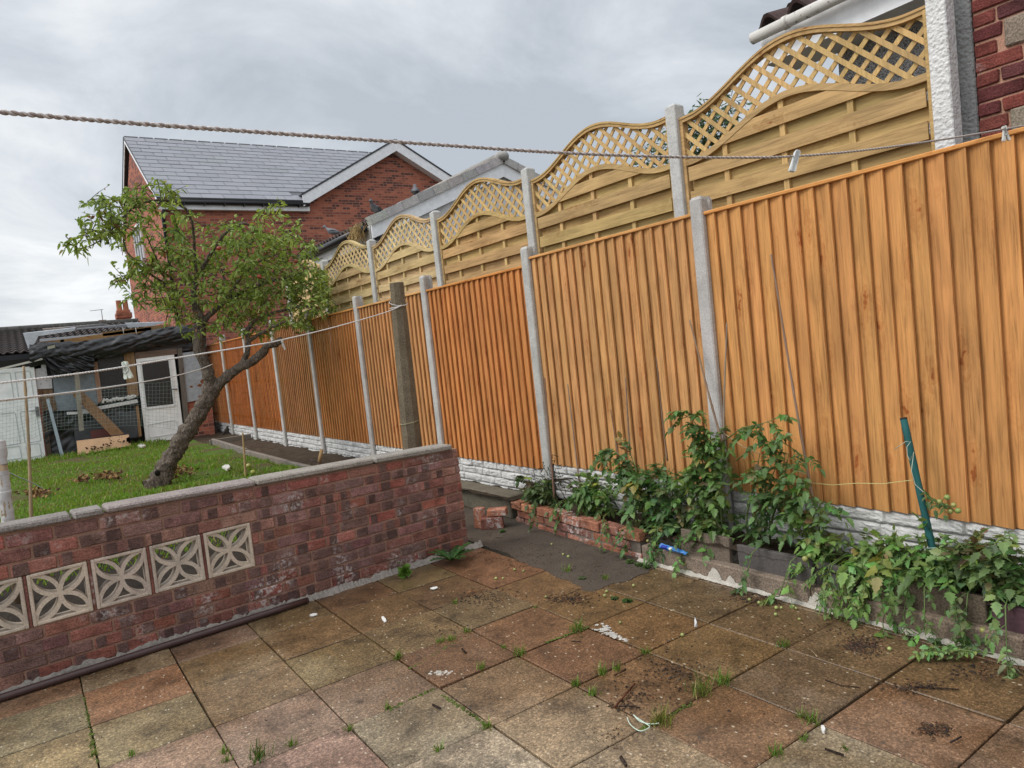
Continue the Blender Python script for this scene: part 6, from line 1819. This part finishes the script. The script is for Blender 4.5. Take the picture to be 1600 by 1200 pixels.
# leaf litter, bark crumbs and grit on the paving
m = MB()
def crumb(p, s, col):
    a = U(0, 6.28); e = Vector((math.cos(a), math.sin(a), 0)); f = Vector((-math.sin(a), math.cos(a), 0)); k = U(.25, .6)
    h_ = U(.001, .004)
    m.add([p + e * s, p + f * s * k, p - e * s * U(.6, 1), p - f * s * k, p + Vector((0, 0, h_)) + e * s * .2], [(0, 1, 4), (1, 2, 4), (2, 3, 4), (3, 0, 4)], col)
BR = [(0.035, 0.025, 0.02), (0.05, 0.034, 0.024), (0.025, 0.02, 0.018), (0.028, 0.022, 0.018), (0.10, 0.06, 0.035), (0.12, 0.055, 0.03)]
for (px, py, rx, ry, n, s) in ((765, 935, 42, 12, 330, .012), (790, 950, 30, 10, 70, .008), (890, 935, 36, 8, 260, .011), (1345, 1010, 26, 11, 420, .011), (1050, 1050, 70, 34, 260, .010), (985, 1090, 40, 24, 120, .010), (955, 1150, 30, 14, 60, .006), (1180, 938, 50, 8, 130, .009), (1300, 985, 90, 14, 110, .009), (920, 895, 50, 20, 90, .008), (1430, 1072, 40, 8, 120, .009), (1460, 1140, 26, 9, 160, .010), (1180, 935, 50, 6, 240, .010), (1470, 1025, 60, 20, 90, .009), (1410, 1075, 30, 6, 60, .008), (760, 865, 40, 14, 90, .010), (1130, 912, 50, 10, 80, .010), (1540, 1050, 50, 12, 120, .011), (960, 880, 60, 16, 120, .009), (860, 862, 60, 20, 220, .009), (770, 830, 20, 14, 120, .012), (820, 880, 40, 14, 120, .009), (700, 985, 40, 10, 30, .009), (1000, 1090, 70, 20, 60, .008)):
    for q in range(n):
        crumb(at(px + random.gauss(0, rx * .55), py + random.gauss(0, ry * .6), Z=0.003), s * U(.3, 1.3), jt(random.choice(BR), .3))
for q in range(700):
    p = Vector((U(-.8, 3.4), U(1.0, 4.8), .003)); crumb(p, U(.002, .007), jt(random.choice(BR + [(0.3, 0.25, 0.18)]), .3))
tag(m.build('leaf_litter', 'chips', loc=(0, 0, 0)), 'dark bark crumbs and dead leaf bits scattered over the paving', 'litter', kind='stuff')
# bark strips, twigs
def stick(name, pts, r, col, lab, mt='bark', flat=False):
    m = MB(); m.tube([at(x, y, Z=.006 + r) for x, y in pts], r, 6, col, None, .3); return tag(m.build(name, mt), lab, 'twig' if name == 'twig' else 'bark strip', None)
stick('bark_strip', [(960, 1106), (975, 1088), (992, 1068)], 0.0042, (0.16, 0.055, 0.03), 'long red-brown bark strip lying across the red slab')
stick('bark_strip', [(960, 1055), (978, 1046)], 0.0048, (0.11, 0.06, 0.035), 'short brown bark strip beside a grass tuft on the red slab')
stick('bark_strip', [(967, 1104), (985, 1103), (1000, 1106)], 0.0030, (0.05, 0.04, 0.035), 'dark thin bark strip at the lower edge of the red slab')
stick('bark_strip', [(1289, 1170), (1318, 1180)], 0.0048, (0.04, 0.028, 0.022), 'blackish bark strip on the red slab at the lower right')
stick('bark_strip', [(970, 1183), (978, 1196)], 0.0072, (0.07, 0.05, 0.04), 'flat brown bark piece at the bottom edge of the paving')
stick('bark_strip', [(722, 1014), (728, 1020)], 0.0048, (0.04, 0.03, 0.022), 'small dark bark chip on the red slab near the white splash')
stick('bark_strip', [(893, 1002), (908, 1003)], 0.0036, (0.035, 0.03, 0.028), 'black bark chip just below the long grass tuft')
stick('bark_strip', [(676, 1101), (688, 1107)], 0.0048, (0.05, 0.035, 0.025), 'curved dark chip on the pale grey slab')
stick('bark_strip', [(728, 926), (742, 923), (757, 921)], 0.0030, (0.36, 0.17, 0.08), 'orange peeled twig among the bark crumbs')
stick('twig', [(1289, 1062), (1315, 1071), (1343, 1074)], .0025, (0.06, 0.04, 0.03), 'thin curved twig on the dark slab')
stick('twig', [(1430, 1073), (1460, 1075), (1498, 1077)], .003, (0.045, 0.03, 0.025), 'straight dark twig on the damp right-hand slab')
stick('twig', [(1262, 1013), (1270, 1018), (1277, 1026)], .0025, (0.36, 0.25, 0.15), 'pale bent twig near the dark leaf patch')
stick('twig', [(1485, 1160), (1495, 1155), (1502, 1151)], .003, (0.04, 0.03, 0.028), 'short dark twig by the black patch at the right')
for q, (px, py) in enumerate(((1050, 1048), (1065, 1052), (1045, 1042), (1070, 1058))):
    stick('twig', [(px - 14, py + 6), (px, py - 1), (px + 14, py + 2 - q)], .0018, (0.13, 0.10, 0.08), ['lowest twig of the small twig heap on the red slab', 'right-hand twig of the small twig heap', 'topmost twig of the small twig heap', 'farthest right twig of the small twig heap'][q])
# fallen green tomatoes
FT = 'small hard green tomato fallen on the paving'
for px, py in ((1171, 937), (1186, 942), (1213, 950), (1221, 949), (1212, 960), (1240, 947), (1249, 967), (1244, 950), (804, 890), (818, 892), (775, 904), (786, 903), (853, 932), (948, 924), (945, 931), (969, 972), (1066, 992), (862, 850), (880, 866), (888, 870), (1390, 1014), (990, 915)):
    p = at(px, py, Z=.009); r = U(.008, .0115); m = MB(); m.ball((p.x, p.y, r), r, jt((0.27, 0.30, 0.10), .2), 10, 7, (1, 1, .93)); m.tube([(p.x, p.y, r * 1.9), (p.x + .002, p.y, r * 2.2)], .0012, 4, (0.08, 0.1, 0.03))
    tag(m.build('fallen_tomato', 'fruit'), FT, 'tomato', 'fallen tomatoes on the paving')
# white scraps and paint splashes
def scrap(px, py, pts, h_, lab, Z=0.0, name='litter_scrap', col=(0.66, 0.65, 0.62), mt='paint'):
    m = MB(); m.prism([at(px + a, py + b, Z=Z + .004) for a, b in pts], (0, 0, h_), col); return tag(m.build(name, mt), lab, 'scrap')
scrap(600, 968, [(-4, -3), (-1, -4), (3, 0), (4, 4), (1, 5), (-3, 1)], .006, 'white paper scrap on the red-brown slab by the wall')
m = MB(); p = at(1088, 980, Z=0); m.add([p + Vector((.01, 0, 0)), p + Vector((-.012, .002, .002)), p + Vector((-.006, .004, .035)), p + Vector((0.002, .006, .055)), p + Vector((.012, .004, .03)), p + Vector((0, -.006, .028))], [(0, 1, 5), (1, 2, 5), (2, 3, 5), (3, 4, 5), (4, 0, 5)], (0.68, 0.68, 0.68)); tag(m.build('feather', 'paint'), 'small upright white feather on the yellow-brown slab', 'feather')
scrap(1287, 1141, [(-3, -4), (1, -3), (3, 2), (1, 6), (-2, 4), (-4, 0)], .012, 'white scrap in the joint beside a dense grass tuft')
scrap(490, 961, [(-6, 0), (-1, -2), (5, -2), (6, 0), (0, 2), (-5, 2)], .004, 'pale scrap near the pipe end by the wall')
scrap(678, 919, [(-6, 1), (-2, -1), (5, -2), (6, 0), (1, 2), (-4, 2)], .004, 'pale flat scrap beneath the small leafy weed')
m = MB(); random.seed(5)
for q in range(80):
    t = random.random(); px, py = 930 + 45 * t + random.gauss(0, 4), 981 + 19 * t + random.gauss(0, 3 - 1.5 * t)
    if random.random() < .35: px, py = 944 + random.gauss(0, 4), 984 + random.gauss(0, 5)
    p = at(px, py, Z=.003); n = 7; r = U(.004, .014)
    m.prism([p + Vector((math.cos(2 * PI * k / n) * r * U(.5, 1.3), math.sin(2 * PI * k / n) * r * U(.5, 1.3), 0)) for k in range(n)], (0, 0, U(.0005, .002)), (0.46, 0.44, 0.40))
for q in range(46):
    px, py = 690 + random.gauss(0, 9), 1052 + random.gauss(0, 2.2)
    p = at(px, py, Z=.003); n = 7; r = U(.003, .009)
    m.prism([p + Vector((math.cos(2 * PI * k / n) * r * U(.5, 1.3), math.sin(2 * PI * k / n) * r * U(.5, 1.3), 0)) for k in range(n)], (0, 0, U(.0005, .002)), (0.46, 0.43, 0.38))
struct(m.build('mortar_splashes_on_paving', 'mortar', loc=(0, 0, 0)))
m = MB(); m.tube(curve3([at(x, y, Z=.012) for x, y in ((980, 1121), (985, 1132), (1000, 1142), (1015, 1136), (1008, 1130), (996, 1122), (990, 1117), (1000, 1127), (1015, 1131), (1030, 1130))]), .0022, 5, (0.50, 0.60, 0.50)); tag(m.build('string', 'cord'), 'loop of pale green string lying by the yellowish grass tuft', 'string')
# on the lawn: raked leaf heaps, fallen apples, white litter
for (px, py, rx, ry, n, lab) in ((167, 746, 22, 7, 130, 'long pale brown heap of dead leaves on the grass left of the tree'), (130, 752, 14, 5, 40, 'thin scatter of leaves beside the long brown leaf heap'), (58, 772, 20, 5, 80, 'dark leaf heap on bare earth by the tall cane'), (280, 738, 28, 8, 90, 'brown leaf litter on the grass at the right of the trunk')):
    m = MB(); c0 = at(px, py, Z=.27)
    for q in range(n):
        p = at(px + random.gauss(0, rx * .5), py + random.gauss(0, ry * .4), Z=.275) + Vector((0, 0, U(0, .05)))
        d = Vector((U(-1, 1), U(-1, 1), U(-.2, .6))); leaf(m, p, d, U(.05, .09), U(.014, .022), jt(random.choice([(0.22, 0.13, 0.06), (0.30, 0.18, 0.08), (0.10, 0.06, 0.035)]), .3), .3, .5)
    o = m.build('leaf_heap', 'chips'); tag(o, lab, 'leaf heap', 'dead leaf heaps on the lawn')
for px, py, c, lab in ((395, 737, (0.35, 0.38, 0.08), 'yellow-green windfall apple against the wall coping'), (388, 727, (0.40, 0.40, 0.12), 'pale windfall apple beside the short lawn cane')):
    p = at(px, py, Z=.29); m = MB(); m.ball((p.x, p.y, .285), .034, c, 12, 8, (1, 1, .9)); m.tube([(p.x, p.y, .31), (p.x + .006, p.y, .335)], .002, 4, (0.1, 0.07, 0.04)); tag(m.build('windfall_apple', 'fruit'), lab, 'apple', 'windfall apples on the lawn')
scrap(354, 732, [(-7, 0), (-2, -3), (4, -3), (6, 1), (1, 4), (-3, 2)], .03, 'crumpled white litter scrap on the grass right of the tree', .25)
scrap(221, 697, [(-6, 1), (-2, -2), (5, -1), (7, 1), (1, 3)], .03, 'pale litter at the foot of the white glazed door', .25)
m = MB(); m.prism([at(360, 660, Y=17.2), at(366, 658, Y=17.2), at(358, 682, Y=17.0), at(345, 690, Y=16.9), at(343, 684, Y=16.9)], (0, .05, 0), (0.07, 0.06, 0.05)); tag(m.build('offcut', 'bark'), 'dark timber offcut propped by the last fence post near the shed', 'timber')
